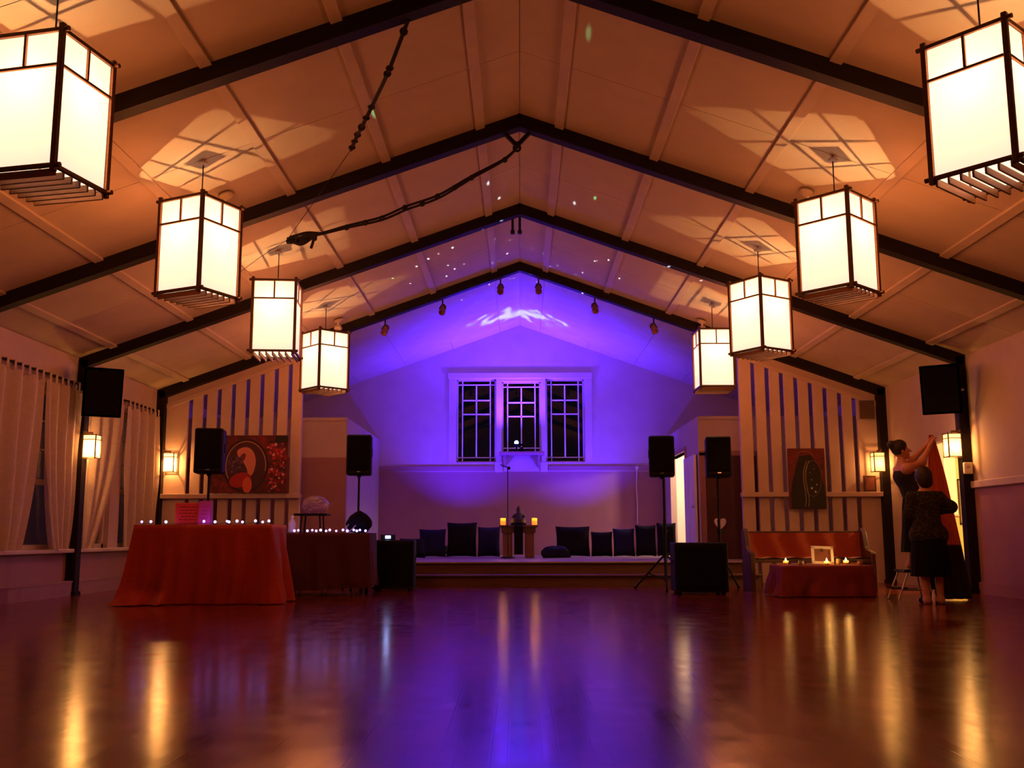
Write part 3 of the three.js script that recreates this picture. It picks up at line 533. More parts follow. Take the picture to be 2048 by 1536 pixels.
function paSpeaker(x, y, z, turn, tilt, label) {
  const t = thing('pa_speaker', label, 'speaker', [x, y, z], turn, 'black stage speakers on stands');
  const b = new THREE.Group(); b.name = 'cabinet'; b.rotation.x = tilt; t.add(b);
  mesh('case', rbox(0.36, 0.58, 0.32, 0.03, 0, 0.29, 0), M.black, b);
  mesh('grille', rbox(0.32, 0.50, 0.02, 0.01, 0, 0.31, 0.158), M.grille, b);
  mesh('badge', box(0.05, 0.012, 0.006, 0, 0.045, 0.163), M.chrome, b);
  for (const sx of [-1, 1]) mesh('handle', rbox(0.012, 0.12, 0.05, 0.004, sx * 0.182, 0.33, 0), M.blackSoft, b);
  mesh('pole_cup', cyl(0.03, 0.03, 0.03, 0, -0.012, 0), M.black, t);
}
function stand(x, z, h, label, y0 = 0, spread = 0.42) {
  const t = thing('speaker_stand', label, 'speaker stand', [x, y0, z], 0.4, 'speaker stands');
  mesh('pole', [cyl(0.022, 0.022, h * 0.55, 0, 0.12 + h * 0.275, 0), cyl(0.016, 0.016, h - 0.1, 0, (h + 0.1) / 2, 0)], M.black, t);
  mesh('collar', cyl(0.034, 0.034, 0.07, 0, h * 0.52, 0), M.black, t);
  mesh('knob', [cyl(0.018, 0.018, 0.03, 0, 0, 0, 10).rotateZ(PI / 2).translate(0.05, h * 0.52, 0), cyl(0.018, 0.018, 0.03, 0, 0, 0, 10).rotateZ(PI / 2).translate(0.05, 0.5, 0)], M.black, t);
  mesh('hub', cyl(0.036, 0.036, 0.07, 0, 0.47, 0), M.black, t);
  for (let k = 0; k < 3; k++) { const a = k * 2 * PI / 3, l = mesh('leg', bar([0.03 * Math.cos(a), 0.47, 0.03 * Math.sin(a)], [spread * Math.cos(a), 0.015, spread * Math.sin(a)], 0.014), M.black, t); mesh('brace', bar([0, 0.14, 0], [spread * 0.55 * Math.cos(a), 0.22, spread * 0.55 * Math.sin(a)], 0.008), M.black, t); mesh('rubber_foot', ball(0.02, spread * Math.cos(a), 0.016, spread * Math.sin(a)), M.blackSoft, l); }
}
stand(2.04, -14.35, 1.56, 'black tripod stand with spread legs right of the stage steps', 0, 0.5);
paSpeaker(2.02, 1.58, -14.35, -0.12, 0, 'black speaker on the tripod stand in front of the bright stage door');
stand(2.86, -14.6, 1.56, 'black speaker stand behind the right subwoofer', 0, 0.3);
paSpeaker(2.88, 1.59, -14.6, -0.12, -0.06, 'black speaker in front of the dark red wing door');
stand(-2.34, -14.5, 1.6, 'black speaker stand behind the darker draped table', 0, 0.3);
paSpeaker(-2.34, 1.625, -14.5, 0.1, 0, 'black speaker left of the stage, against the purple back wall');
stand(-4.02, -12.9, 1.53, 'black speaker stand behind the red draped table', 0, 0.3);
paSpeaker(-4.02, 1.555, -12.9, 0.15, 0, 'black speaker overlapping the round red painting');
function sub(x, z, w, h, label, turn) {
  const t = thing('subwoofer', label, 'speaker', [x, 0, z], turn);
  mesh('case', rbox(w, h - 0.03, 0.6, 0.015, 0, 0.03 + (h - 0.03) / 2, 0), M.black, t);
  mesh('grille', rbox(w - 0.06, h - 0.12, 0.02, 0.008, 0, h / 2 + 0.01, 0.3), M.grille, t);
  for (const a of [-1, 1]) for (const b of [-1, 1]) mesh('foot', cyl(0.025, 0.025, 0.03, a * (w / 2 - 0.06), 0.015, b * 0.24, 10), M.blackSoft, t);
  for (const a of [-1, 1]) mesh('handle', rbox(0.012, 0.05, 0.16, 0.004, a * w / 2, h * 0.62, 0), M.blackSoft, t);
}
sub(-1.78, -14.3, 0.57, 0.70, 'black subwoofer left of the stage steps with a lit device on top', 0.05);
sub(2.33, -13.35, 0.68, 0.66, 'black subwoofer right of the stage, in front of the tripod stand', -0.05);
{
  const t = thing('power_mixer', 'small black device with a bluish white display on the left subwoofer', 'device', [-1.86, 0.70, -14.15], 0.1);
  mesh('case', rbox(0.2, 0.075, 0.16, 0.008, 0, 0.0375, 0), M.black, t);
  mesh('display', rbox(0.075, 0.04, 0.008, 0.003, 0, 0.042, 0.08), phy(0.6, 0.7, 1, 0.4, { emissive: rgb(0.45, 0.55, 1), emissiveIntensity: 5 }), t);
  const p = new THREE.PointLight(rgb(0.4, 0.5, 1), 0.03); p.name = 'display_light'; p.position.set(0, 0.042, 0.1); p.castShadow = true; t.add(p);
}

// ---------------------------------------------------------------- draped tables on the left
function drape(w, d, h, o = {}) {                                     // cloth over a box w x d x h, corners rounded, folds growing downwards
  const n = o.n || 220, rows = 22, R = 0.05, per = 2 * (w + d), p = [], uv = [], ix = [], bot = o.bottom || 0.012, k = o.k || 0;
  const pt = (s) => { s = ((s % per) + per) % per; if (s < w) return [-w / 2 + s, d / 2, 0, 1]; s -= w; if (s < d) return [w / 2, d / 2 - s, 1, 0]; s -= d; if (s < w) return [w / 2 - s, -d / 2, 0, -1]; s -= w; return [-w / 2, -d / 2 + s, -1, 0]; };
  const soft = (s) => { const e = 0.05, a = pt(s - e), b = pt(s + e), c = pt(s); const nx = a[2] + b[2] + c[2], nz = a[3] + b[3] + c[3], l = Math.hypot(nx, nz); return [c[0], c[1], nx / l, nz / l]; };
  const top = [];
  for (let j = 0; j <= rows; j++) for (let i = 0; i <= n; i++) {
    const s = (i % n) / n * per, [x, z, nx, nz] = soft(s), v = j / rows;
    const y = j === 0 ? h : h - R * 0.25 - (h - R * 0.25 - bot) * Math.pow((j) / rows, 1.0), g = Math.pow(v, 0.85);
    const fold = Math.sin(s * (o.folds || 11) + 3.2 * vn(s * 1.7 + k, v * 1.5 + k)) * 0.36 + 0.5 + 0.16 * Math.sin(s * 31 + 4 * vn(s * 3 + k, v * 2 + 7)), fold2 = vn(s * 5 + k * 3, v * 2) - 0.4;
    let off = 0.004 + g * ((o.flare ?? 0.1) * (0.2 + fold * 0.8) + 0.05 * fold2);
    if (o.pull) off += o.pull(x, z, v);
    const b = o.hem && j === rows ? o.hem(x, z, s) : 0;
    p.push(x + nx * off, y + b, z + nz * off); uv.push(s, y);
  }
  for (let j = 0; j < rows; j++) for (let i = 0; i < n; i++) { const a = j * (n + 1) + i; ix.push(a, a + n + 1, a + 1, a + 1, a + n + 1, a + n + 2); }
  const c = p.length / 3; p.push(0, h + 0.002, 0); uv.push(0, 0);
  for (let i = 0; i < n; i++) ix.push(c, i, i + 1);
  const g = new THREE.BufferGeometry(); g.setAttribute('position', new THREE.Float32BufferAttribute(p, 3)); g.setAttribute('uv', new THREE.Float32BufferAttribute(uv, 2)); g.setIndex(ix); g.computeVertexNormals(); return g;
}
function table(label, x, z, w, d, h, mat = M.darkWood, leg = 0.04) {
  const t = thing('table', label, 'table', [x, 0, z]);
  mesh('tabletop', rbox(w, 0.03, d, 0.006, 0, h - 0.018, 0), mat, t);
  for (const a of [-1, 1]) for (const b of [-1, 1]) mesh('leg', box(leg, h - 0.03, leg, a * (w / 2 - 0.08), (h - 0.03) / 2, b * (d / 2 - 0.08)), mat, t);
}
table('tall folding table hidden under the bright red cloth', -3.63, -11.85, 1.5, 0.7, 0.885);
single('tablecloth', drape(1.56, 0.74, 0.89, { flare: 0.17, folds: 12, k: 2, pull: (x, z, v) => (x < -0.55 && z > 0 ? 0.10 * v * v : 0) + (x < -0.35 && x > -0.75 && z > 0 && v > 0.85 ? (v - 0.85) * 1.1 : 0) }), M.redCloth, 'bright red gauzy cloth draped to the floor over the left table', 'tablecloth', null, [-3.63, 0, -11.85]);
table('lower folding table hidden under the dark maroon cloth', -2.56, -13.35, 1.15, 0.62, 0.79);
single('tablecloth', drape(1.2, 0.66, 0.795, { flare: 0.05, folds: 9, k: 9, bottom: 0.07, hem: (x) => (x > 0.1 ? 0.1 : 0.0) }), M.darkCloth, 'dark maroon cloth over the lower table left of the subwoofer', 'tablecloth', null, [-2.56, 0, -13.35]);
function stringLights(label, y, z, xs, zj) {
  const t = thing('string_lights', label, 'string lights', [0, y, z]);
  const pts = xs.map((x, i) => [x, 0.012 + 0.006 * Math.sin(i * 3), zj * Math.sin(i * 2.3)]);
  mesh('wire', tube(pts, 0.003, 5, pts.length * 5), M.rope, t);
  pts.forEach(([x, yy, zz], i) => {
    const k = 0.55 + 0.45 * ((i * 7) % 5) / 4, b = mesh('bulb', ball(0.013 + 0.004 * k, x, yy + 0.02, zz, 10), phy(0.8, 0.8, 1, 0.4, { emissive: rgb(0.52, 0.34, 1), emissiveIntensity: 4.5 * k }), t);
    const p = new THREE.PointLight(rgb(0.35, 0.16, 1), 0.014 * k); p.name = 'bulb_light'; p.position.set(x, yy + 0.02, zz); p.castShadow = true; t.add(p);
  });
}
stringLights('string of violet fairy lights along the top of the red draped table', 0.892, -11.55, [-4.353, -4.24, -4.085, -3.633, -3.508, -3.38, -3.341, -3.261, -3.198, -3.038, -2.969, -2.89], 0.03);
stringLights('string of violet fairy lights along the top of the maroon draped table', 0.797, -13.1, [-3.12, -3.06, -2.947, -2.889, -2.772, -2.713, -2.654, -2.602, -2.531, -2.479, -2.401, -2.31, -2.252, -2.174, -2.128, -2.09, -2.02], 0.02);
{
  const sign = canvasTex(256, 220, (c, w, h) => { c.fillStyle = '#e0402c'; c.fillRect(0, 0, w, h); c.fillStyle = '#8a1010'; for (let r = 0; r < 5; r++) { let x = 40 + (r % 2) * 16; while (x < 215 - (r % 2) * 10) { const l = 14 + ((r * 37 + x * 13) % 34); c.fillRect(x, 34 + r * 34, l, 9); x += l + 9; } } });
  const t = thing('red_placard', 'red lettered card box standing on the red draped table', 'sign', [-3.88, 0.893, -11.72], 0.08);
  mesh('box', rbox(0.28, 0.25, 0.07, 0.006, 0, 0.125, 0), std(0.75, 0.08, 0.05, 0.6), t); mesh('printed_card', new THREE.BoxGeometry(0.27, 0.235, 0.004).translate(0, 0.125, 0.037), std(1, 1, 1, 0.6, { map: sign }), t);
  const m = canvasTex(128, 220, (c, w, h) => { c.fillStyle = '#d24aa8'; c.fillRect(0, 0, w, h); c.fillStyle = '#a62c86'; for (let r = 0; r < 4; r++) c.fillRect(30, 50 + r * 36, 62, 6); });
  const u = thing('pink_card', 'folded pink card standing beside the red lettered box', 'card', [-3.66, 0.893, -11.66], -0.15);
  const mm = std(1, 1, 1, 0.6, { map: m });
  const face = new THREE.BoxGeometry(0.15, 0.27, 0.004).rotateX(-0.12).translate(0, 0.136, 0.02), back = boxUV(new THREE.BoxGeometry(0.15, 0.27, 0.004).rotateX(0.12).translate(0, 0.136, -0.02));
  mesh('front', face, mm, u); mesh('back', back, std(0.65, 0.12, 0.4, 0.6), u);
  const b = thing('bottle', 'pale plastic bottle on the maroon draped table', 'bottle', [-3.02, 0.80, -13.3]);
  mesh('body', lathe([[0.001, 0], [0.042, 0], [0.045, 0.01], [0.045, 0.13], [0.03, 0.165], [0.014, 0.185], [0.014, 0.2]], 20), phy(0.8, 0.78, 0.85, 0.3, { transmission: 0.3, thickness: 0 }), b);
  mesh('cap', cyl(0.017, 0.017, 0.025, 0, 0.21, 0), M.white, b);
  const g = thing('equipment_bag', 'slumped black bag on the maroon draped table below a speaker', 'bag', [-2.15, 0.798, -13.42], 0.2);
  const bg = new THREE.SphereGeometry(0.17, 28, 18), bp = bg.getAttribute('position');
  for (let i = 0; i < bp.count; i++) { const x = bp.getX(i), y = bp.getY(i), z = bp.getZ(i), q = 1 + 0.18 * (vn(x * 14 + 9, y * 14 + z * 9 + 40) - 0.5); bp.setXYZ(i, x * q, Math.max(0, y * q * 0.75 + 0.11) * (1.25 - Math.abs(x) * 1.2), z * q * 0.8); }
  bg.computeVertexNormals(); mesh('body', bg, M.blackSoft, g);
  mesh('strap', tube([[-0.13, 0.12, 0.06], [-0.18, 0.06, 0.11], [-0.13, 0.03, 0.13], [-0.05, 0.1, 0.13]], 0.008, 6), std(0.4, 0.35, 0.4, 0.5), g);
  // side table with crumpled clear wrap
  const s = thing('side_table', 'small black folding table behind the maroon table, under clear wrap', 'table', [-3.06, 0, -14.8]);
  mesh('tabletop', rbox(0.48, 0.03, 0.36, 0.006, 0, 1.07, 0), M.black, s);
  for (const a of [-1, 1]) for (const c of [-1, 1]) mesh('leg', bar([a * 0.13, 1.06, c * 0.13], [a * 0.2 * 1, 0, c * 0.15], 0.012), M.black, s);
  for (const c of [-1, 1]) mesh('stretcher', bar([-0.17, 0.4, c * 0.14], [0.17, 0.4, c * 0.14], 0.009), M.black, s);
  const wg = new THREE.IcosahedronGeometry(0.2, 5), wp = wg.getAttribute('position');
  for (let i = 0; i < wp.count; i++) { const v = V(wp.getX(i), wp.getY(i), wp.getZ(i)), q = 1 + 0.35 * (Math.abs(vn(v.x * 18 + 50, v.y * 18 + v.z * 12 + 50) - 0.5) - 0.2); wp.setXYZ(i, v.x * q, Math.max(0, (v.y * q * 0.7 + 0.12)), v.z * q * 0.8); }
  wg.computeVertexNormals();
  single('plastic_wrap', wg, phy(0.75, 0.55, 0.75, 0.25, { transmission: 0.75, thickness: 0 }), 'crumpled clear plastic bundle on the small black table', 'wrap', null, [-3.02, 1.086, -14.8]);
}

// ---------------------------------------------------------------- paintings on the screens
{
  const left = canvasTex(768, 560, (c, w, h) => {
    c.fillStyle = '#5a1018'; c.fillRect(0, 0, w, h);
    const rr = (a, b) => a + (b - a) * rnd();
    for (let i = 0; i < 260; i++) { c.fillStyle = ['rgba(150,20,40,.35)', 'rgba(40,8,22,.4)', 'rgba(200,40,60,.3)', 'rgba(110,30,60,.35)'][i % 4]; c.beginPath(); c.ellipse(rr(0, w), rr(0, h), rr(8, 50), rr(8, 36), rr(0, 3), 0, 7); c.fill(); }
    c.fillStyle = '#1c0a10'; c.fillRect(0, 0, w * 0.22, h * 0.14); c.fillRect(w * 0.84, 0, w * 0.16, h * 0.12);
    const cx = w * 0.47, cy = h * 0.53;
    c.fillStyle = '#4a1a34'; c.beginPath(); c.ellipse(cx, cy, 200, 245, 0, 0, 7); c.fill();
    c.lineWidth = 20; c.strokeStyle = '#2a0610'; c.beginPath(); c.ellipse(cx, cy, 212, 256, 0, 0, 7); c.stroke();
    c.lineWidth = 9; c.strokeStyle = '#c08a78'; c.beginPath(); c.ellipse(cx, cy, 196, 240, 0, 2.6, 6.5); c.stroke();
    c.fillStyle = '#e08a7c'; c.beginPath(); c.moveTo(cx - 60, cy - 170); c.bezierCurveTo(cx + 60, cy - 230, cx + 120, cy - 80, cx + 90, cy + 20); c.bezierCurveTo(cx + 80, cy + 90, cx + 40, cy + 120, cx + 20, cy + 110); c.bezierCurveTo(cx + 30, cy + 40, cx - 10, cy - 20, cx - 50, cy - 60); c.bezierCurveTo(cx - 90, cy - 100, cx - 110, cy - 150, cx - 60, cy - 170); c.fill();
    c.fillStyle = '#7a3038'; c.beginPath(); c.ellipse(cx - 40, cy - 70, 26, 60, 0.5, 0, 7); c.fill();
    c.fillStyle = '#46234e'; c.beginPath(); c.ellipse(cx - 100, cy - 10, 78, 84, 0, 0, 7); c.fill();
    for (let i = 0; i < 60; i++) { c.fillStyle = ['#5c3a66', '#331236', '#7a4a70'][i % 3]; c.beginPath(); c.arc(cx - 100 + rr(-70, 70), cy - 10 + rr(-74, 74), rr(4, 14), 0, 7); c.fill(); }
    c.fillStyle = '#b01c2c'; c.beginPath(); c.ellipse(cx - 50, cy + 140, 110, 70, -0.3, 0, 7); c.fill();
    c.fillStyle = '#e0604c'; c.beginPath(); c.ellipse(cx + 20, cy + 190, 46, 78, 0, 0, 7); c.fill();
    for (let i = 0; i < 90; i++) { c.fillStyle = ['#c82440', '#e04a70', '#a01428', '#e89aa0'][i % 4]; c.beginPath(); c.arc(w * rr(0.74, 0.96), h * rr(0.14, 0.98), rr(3, 16), 0, 7); c.fill(); }
  });
  const t = thing('painting', 'wide red painting with a large oval ring on the left screen', 'painting', [-4.39, 1.445, -16.11]);
  mesh('canvas', new RoundedBoxGeometry(1.28, 0.93, 0.035, 2, 0.006).translate(0, 0.465, 0), std(0.12, 0.03, 0.03, 0.8), t);
  mesh('painted_face', new THREE.PlaneGeometry(1.26, 0.915).translate(0, 0.465, 0.019), std(0.75, 0.75, 0.75, 0.7, { map: left }), t);
  const right = canvasTex(400, 640, (c, w, h) => {
    c.fillStyle = '#6a1010'; c.fillRect(0, 0, w, h);
    const rr = (a, b) => a + (b - a) * rnd();
    for (let i = 0; i < 160; i++) { c.fillStyle = ['rgba(120,20,10,.4)', 'rgba(60,6,10,.4)', 'rgba(150,40,20,.25)'][i % 3]; c.beginPath(); c.ellipse(rr(0, w), rr(0, h), rr(8, 40), rr(8, 30), rr(0, 3), 0, 7); c.fill(); }
    c.fillStyle = '#160808'; c.beginPath(); c.moveTo(w * 0.3, h * 0.12); c.bezierCurveTo(w * 0.1, h * 0.5, -10, h * 0.7, 20, h); c.lineTo(w, h); c.bezierCurveTo(w, h * 0.7, w * 0.95, h * 0.35, w * 0.62, h * 0.1); c.fill();
    c.fillStyle = '#1d150c'; c.beginPath(); c.ellipse(w * 0.66, h * 0.5, w * 0.24, h * 0.30, 0.05, 0, 7); c.fill();
    c.strokeStyle = '#8a6a58'; c.lineWidth = 4; c.beginPath(); c.ellipse(w * 0.66, h * 0.5, w * 0.24, h * 0.30, 0.05, 0, 7); c.stroke();
    c.strokeStyle = '#9a7058'; c.lineWidth = 5; c.beginPath(); c.ellipse(w * 0.46, h * 0.12, w * 0.22, h * 0.08, 0, 3.0, 6.4); c.stroke();
    c.strokeStyle = '#c0a898'; c.lineWidth = 5; for (const o of [0, 26]) { c.beginPath(); c.moveTo(w * 0.58 - o, h * 0.2); c.bezierCurveTo(w * 0.3 - o, h * 0.5, w * 0.62 - o, h * 0.75, w * 0.5 - o * 1.4, h * 0.97); c.stroke(); }
    c.fillStyle = '#f4ead8'; for (const [x, y, s] of [[0.62, 0.66, 17], [0.72, 0.72, 17], [0.76, 0.6, 11], [0.62, 0.52, 9], [0.58, 0.4, 6], [0.7, 0.34, 6]]) { c.beginPath(); for (let k = 0; k < 8; k++) { const a = k * PI / 4, q = k % 2 ? s * 0.4 : s; c.lineTo(x * w + q * Math.sin(a), y * h - q * Math.cos(a)); } c.fill(); }
  });
  const u = thing('painting', 'tall dark painting with white stars on the right screen', 'painting', [4.593, 1.165, -16.13]);
  mesh('canvas', new RoundedBoxGeometry(0.59, 0.97, 0.035, 2, 0.006).translate(0, 0.485, 0), std(0.08, 0.02, 0.02, 0.8), u);
  mesh('painted_face', new THREE.PlaneGeometry(0.575, 0.955).translate(0, 0.485, 0.019), std(0.8, 0.8, 0.8, 0.7, { map: right }), u);
  const p = thing('small_picture', 'small dark picture beneath the amber wall lantern', 'picture', [5.62, 1.44, -16.2]);
  mesh('frame', rbox(0.2, 0.26, 0.03, 0.005, 0, 0.13, 0), M.darkWood, p); mesh('picture', box(0.14, 0.2, 0.006, 0, 0.13, 0.016), std(0.22, 0.06, 0.05, 0.6), p);
  const v = thing('wall_vent', 'small dark square vent high beside the right screen', 'vent', [5.64, 2.62, -16.2]);
  mesh('frame', rbox(0.24, 0.3, 0.03, 0.005, 0, 0.15, 0), std(0.10, 0.05, 0.03, 0.6), v); for (let i = 0; i < 6; i++) mesh('slat', box(0.2, 0.006, 0.02, 0, 0.04 + i * 0.044, 0.018, 0, 0.5), std(0.12, 0.07, 0.04, 0.6), v);
  const s = thing('switch_box', 'small white box on the right post below the wall lantern', 'switch box', [5.86, 1.54, -13.17]);
  mesh('case', rbox(0.11, 0.15, 0.05, 0.01, 0, 0.075, 0), M.white, s); mesh('dial', cyl(0.022, 0.022, 0.014, 0, 0, 0, 14).rotateX(PI / 2).translate(0, 0.09, 0.03), M.trim, s);
}

// ---------------------------------------------------------------- stage furniture
{
  const SF = 0.363, t = thing('altar_table', 'low dark altar table in the middle of the stage', 'table', [-0.04, SF, -18.5]);
  mesh('tabletop', rbox(0.70, 0.04, 0.42, 0.006, 0, 0.565, 0), M.darkWood, t);
  mesh('apron', box(0.62, 0.1, 0.34, 0, 0.495, 0), M.darkWood, t);
  for (const s of [-1, 1]) mesh('pedestal', rbox(0.17, 0.46, 0.26, 0.01, s * 0.2, 0.23, 0), std(0.22, 0.09, 0.06, 0.6, { map: grainTex }), t);
  mesh('cloth_runner', box(0.16, 0.52, 0.006, 0, 0.32, 0.215), M.cushionDark, t);
  for (const [x, l] of [[-0.324, 'glowing amber candle on the left end of the stage altar'], [0.253, 'glowing amber candle on the right end of the stage altar']]) {
    const c = thing('pillar_candle', l, 'candle', [x, SF + 0.588, -18.5], 0, 'candles on the stage altar');
    mesh('glass', lathe([[0.001, 0.0], [0.045, 0.0], [0.048, 0.01], [0.05, 0.125], [0.046, 0.125], [0.044, 0.014]], 20), phy(1, 0.55, 0.15, 0.6, { transmission: 0.5, thickness: 0, emissive: rgb(1, 0.30, 0.02), emissiveIntensity: 1.3 }), c);
    mesh('wax', cyl(0.04, 0.04, 0.07, 0, 0.045, 0), phy(1, 0.6, 0.2, 0.7, { emissive: rgb(1, 0.35, 0.04), emissiveIntensity: 0.8 }), c);
    mesh('flame', lathe([[0.001, 0.085], [0.009, 0.095], [0.007, 0.11], [0.001, 0.128]], 10), phy(1, 0.8, 0.4, 0.5, { emissive: rgb(1, 0.55, 0.14), emissiveIntensity: 12 }), c);
    const p = new THREE.PointLight(rgb(1, 0.36, 0.06), 0.12); p.name = 'candle_light'; p.position.set(0, 0.1, 0); p.castShadow = true; p.shadow.radius = 0.4; c.add(p);
  }
  const s = thing('seated_statue', 'dark pyramid-shaped statue between the two stage candles', 'statue', [-0.04, SF + 0.587, -18.5]);
  mesh('base', lathe([[0.001, 0], [0.14, 0], [0.145, 0.03], [0.11, 0.05], [0.001, 0.05]], 20), M.blackSoft, s);
  mesh('figure', lathe([[0.13, 0.04], [0.135, 0.08], [0.1, 0.12], [0.075, 0.16], [0.08, 0.19], [0.05, 0.22], [0.03, 0.235], [0.045, 0.26], [0.04, 0.3], [0.015, 0.325], [0.018, 0.34], [0.001, 0.355]], 20).scale(1, 1, 0.7), std(0.03, 0.02, 0.03, 0.6), s);
  for (const k of [-1, 1]) mesh('arm', tube([[k * 0.075, 0.19, 0.0], [k * 0.11, 0.13, 0.03], [k * 0.05, 0.1, 0.08], [0, 0.1, 0.09]], 0.018, 7), std(0.03, 0.02, 0.03, 0.6), s);
  // microphone stand
  const m = thing('microphone_stand', 'thin black microphone stand rising behind the left candle', 'microphone stand', [-0.23, SF, -18.0]);
  mesh('pole', cyl(0.008, 0.008, 1.58, 0, 0.80, 0, 10), M.black, m); mesh('base', cyl(0.13, 0.12, 0.025, 0, 0.0125, 0, 24), M.black, m);
  mesh('clip', bar([0, 1.58, 0], [0.02, 1.62, 0.03], 0.012), M.black, m);
  mesh('microphone', [bar([-0.13, 1.66, -0.02], [0.01, 1.6, 0.02], 0.009), ball(0.03, 0.02, 1.595, 0.025)], M.black, m);
  // cushions along the back of the stage
  const cush = (w, h, d, x, z, tilt, turn, m, label) => {
    const g = new THREE.BoxGeometry(w, h, d, 14, 14, 6), p = g.getAttribute('position');
    for (let i = 0; i < p.count; i++) { const a = p.getX(i) / (w / 2), b = p.getY(i) / (h / 2), c = p.getZ(i) / (d / 2), e = (1 - Math.pow(Math.abs(a), 4)) * (1 - Math.pow(Math.abs(b), 4)); p.setXYZ(i, p.getX(i) * (1 - 0.06 * (1 - b * b)), p.getY(i) * (1 - 0.06 * (1 - a * a)) + h / 2, c * d / 2 * (0.25 + 0.75 * Math.sqrt(Math.max(0, e))) * (1 + 0.2 * (vn(a * 2 + x * 9 + 20, b * 2 + 30) - 0.5))); }
    g.computeVertexNormals(); g.rotateX(tilt);
    const t = thing('cushion', label, 'cushion', [x, SF + 0.01, z], turn, 'dark cushions along the stage wall');
    mesh('pad', mergeVertices(g.deleteAttribute('normal')) && (g.computeVertexNormals(), g), m, t);
    mesh('piping', tube([[-w / 2 * 0.96, 0.02, 0], [w / 2 * 0.96, 0.02, 0]], 0.008, 6).rotateX(tilt), M.blackSoft, t);
  };
  cush(0.50, 0.52, 0.2, -1.66, -19.0, -0.2, 0.05, M.cushion, 'navy cushion at the left end of the left cushion row');
  cush(0.56, 0.64, 0.22, -1.11, -19.0, -0.15, -0.03, M.cushionDark, 'tallest black cushion in the left cushion row');
  cush(0.42, 0.56, 0.2, -0.60, -19.0, -0.2, 0.0, M.cushion, 'navy cushion left of the stage altar');
  cush(0.45, 0.36, 0.2, -1.95, -18.3, -0.4, 0.2, M.cushionDark, 'low black cushion lying in front of the left cushion row');
  cush(0.64, 0.56, 0.22, 0.98, -19.0, -0.15, 0.03, M.cushionDark, 'tall black cushion at the left end of the right cushion row');
  cush(0.40, 0.46, 0.22, 1.52, -19.0, -0.2, -0.05, M.cushionDark, 'lower black cushion second in the right cushion row');
  cush(0.40, 0.52, 0.22, 1.94, -19.0, -0.2, 0.03, M.cushion, 'navy cushion third in the right cushion row');
  cush(0.38, 0.58, 0.22, 2.35, -19.0, -0.15, 0.0, M.cushionDark, 'black cushion fourth in the right cushion row');
  cush(0.36, 0.62, 0.22, 2.74, -19.0, -0.12, -0.03, M.cushionDark, 'black cushion nearest the bright stage door');
  cush(0.5, 0.2, 0.3, 0.66, -18.3, -1.1, 0.3, M.cushion, 'small flat navy cushion right of the stage altar');
  for (const [x, l] of [[-1.5, 'added unseen blue uplight on the stage floor behind the left cushion row'], [1.5, 'added unseen blue uplight on the stage floor behind the right cushion row']]) {  // added, out of sight: lamps that spread the blue evenly over the end wall
    const u = thing('added_uplight', l, 'spotlight', [x, SF, -19.75], 0, 'added unseen blue uplights behind the cushions');
    mesh('bracket', [box(0.2, 0.012, 0.1, 0, 0.006, 0), box(0.012, 0.14, 0.05, -0.1, 0.07, 0), box(0.012, 0.14, 0.05, 0.1, 0.07, 0)], M.black, u);
    mesh('can', lathe([[0.001, 0.05], [0.07, 0.05], [0.085, 0.08], [0.085, 0.2], [0.078, 0.2]], 20).rotateX(-0.12), M.black, u);
    mesh('lens', cyl(0.076, 0.076, 0.01, 0, 0.17, -0.02, 20).rotateX(-0.12), phy(0.4, 0.4, 1, 0.3, { emissive: rgb(0.1, 0.05, 1), emissiveIntensity: 3 }), u);
    const q = new THREE.SpotLight(ADDED_UPLIGHT.color, ADDED_UPLIGHT.intensity, 0, 0.93, 1, 2); q.name = 'added_uplight_beam'; q.position.set(0, 0.22, -0.04); q.target.position.set(-x * 0.4, 4.2, -0.8); q.castShadow = true; q.shadow.radius = 3; u.add(q, q.target);
  }
  const cord = thing('wall_cable', 'shiny pale cord hanging down the stage wall on the right', 'cord', [2.45, 1.0, BACK + 0.06]);
  mesh('cord', tube([[0.012, 1.16, 0], [-0.006, 0.8, 0.006], [0.006, 0.4, 0], [0, 0, 0.004]], 0.012, 7, 30), std(0.75, 0.6, 0.7, 0.3), cord); mesh('hook', new THREE.TorusGeometry(0.025, 0.01, 8, 14).translate(0.012, 1.17, 0), M.white, cord);
}

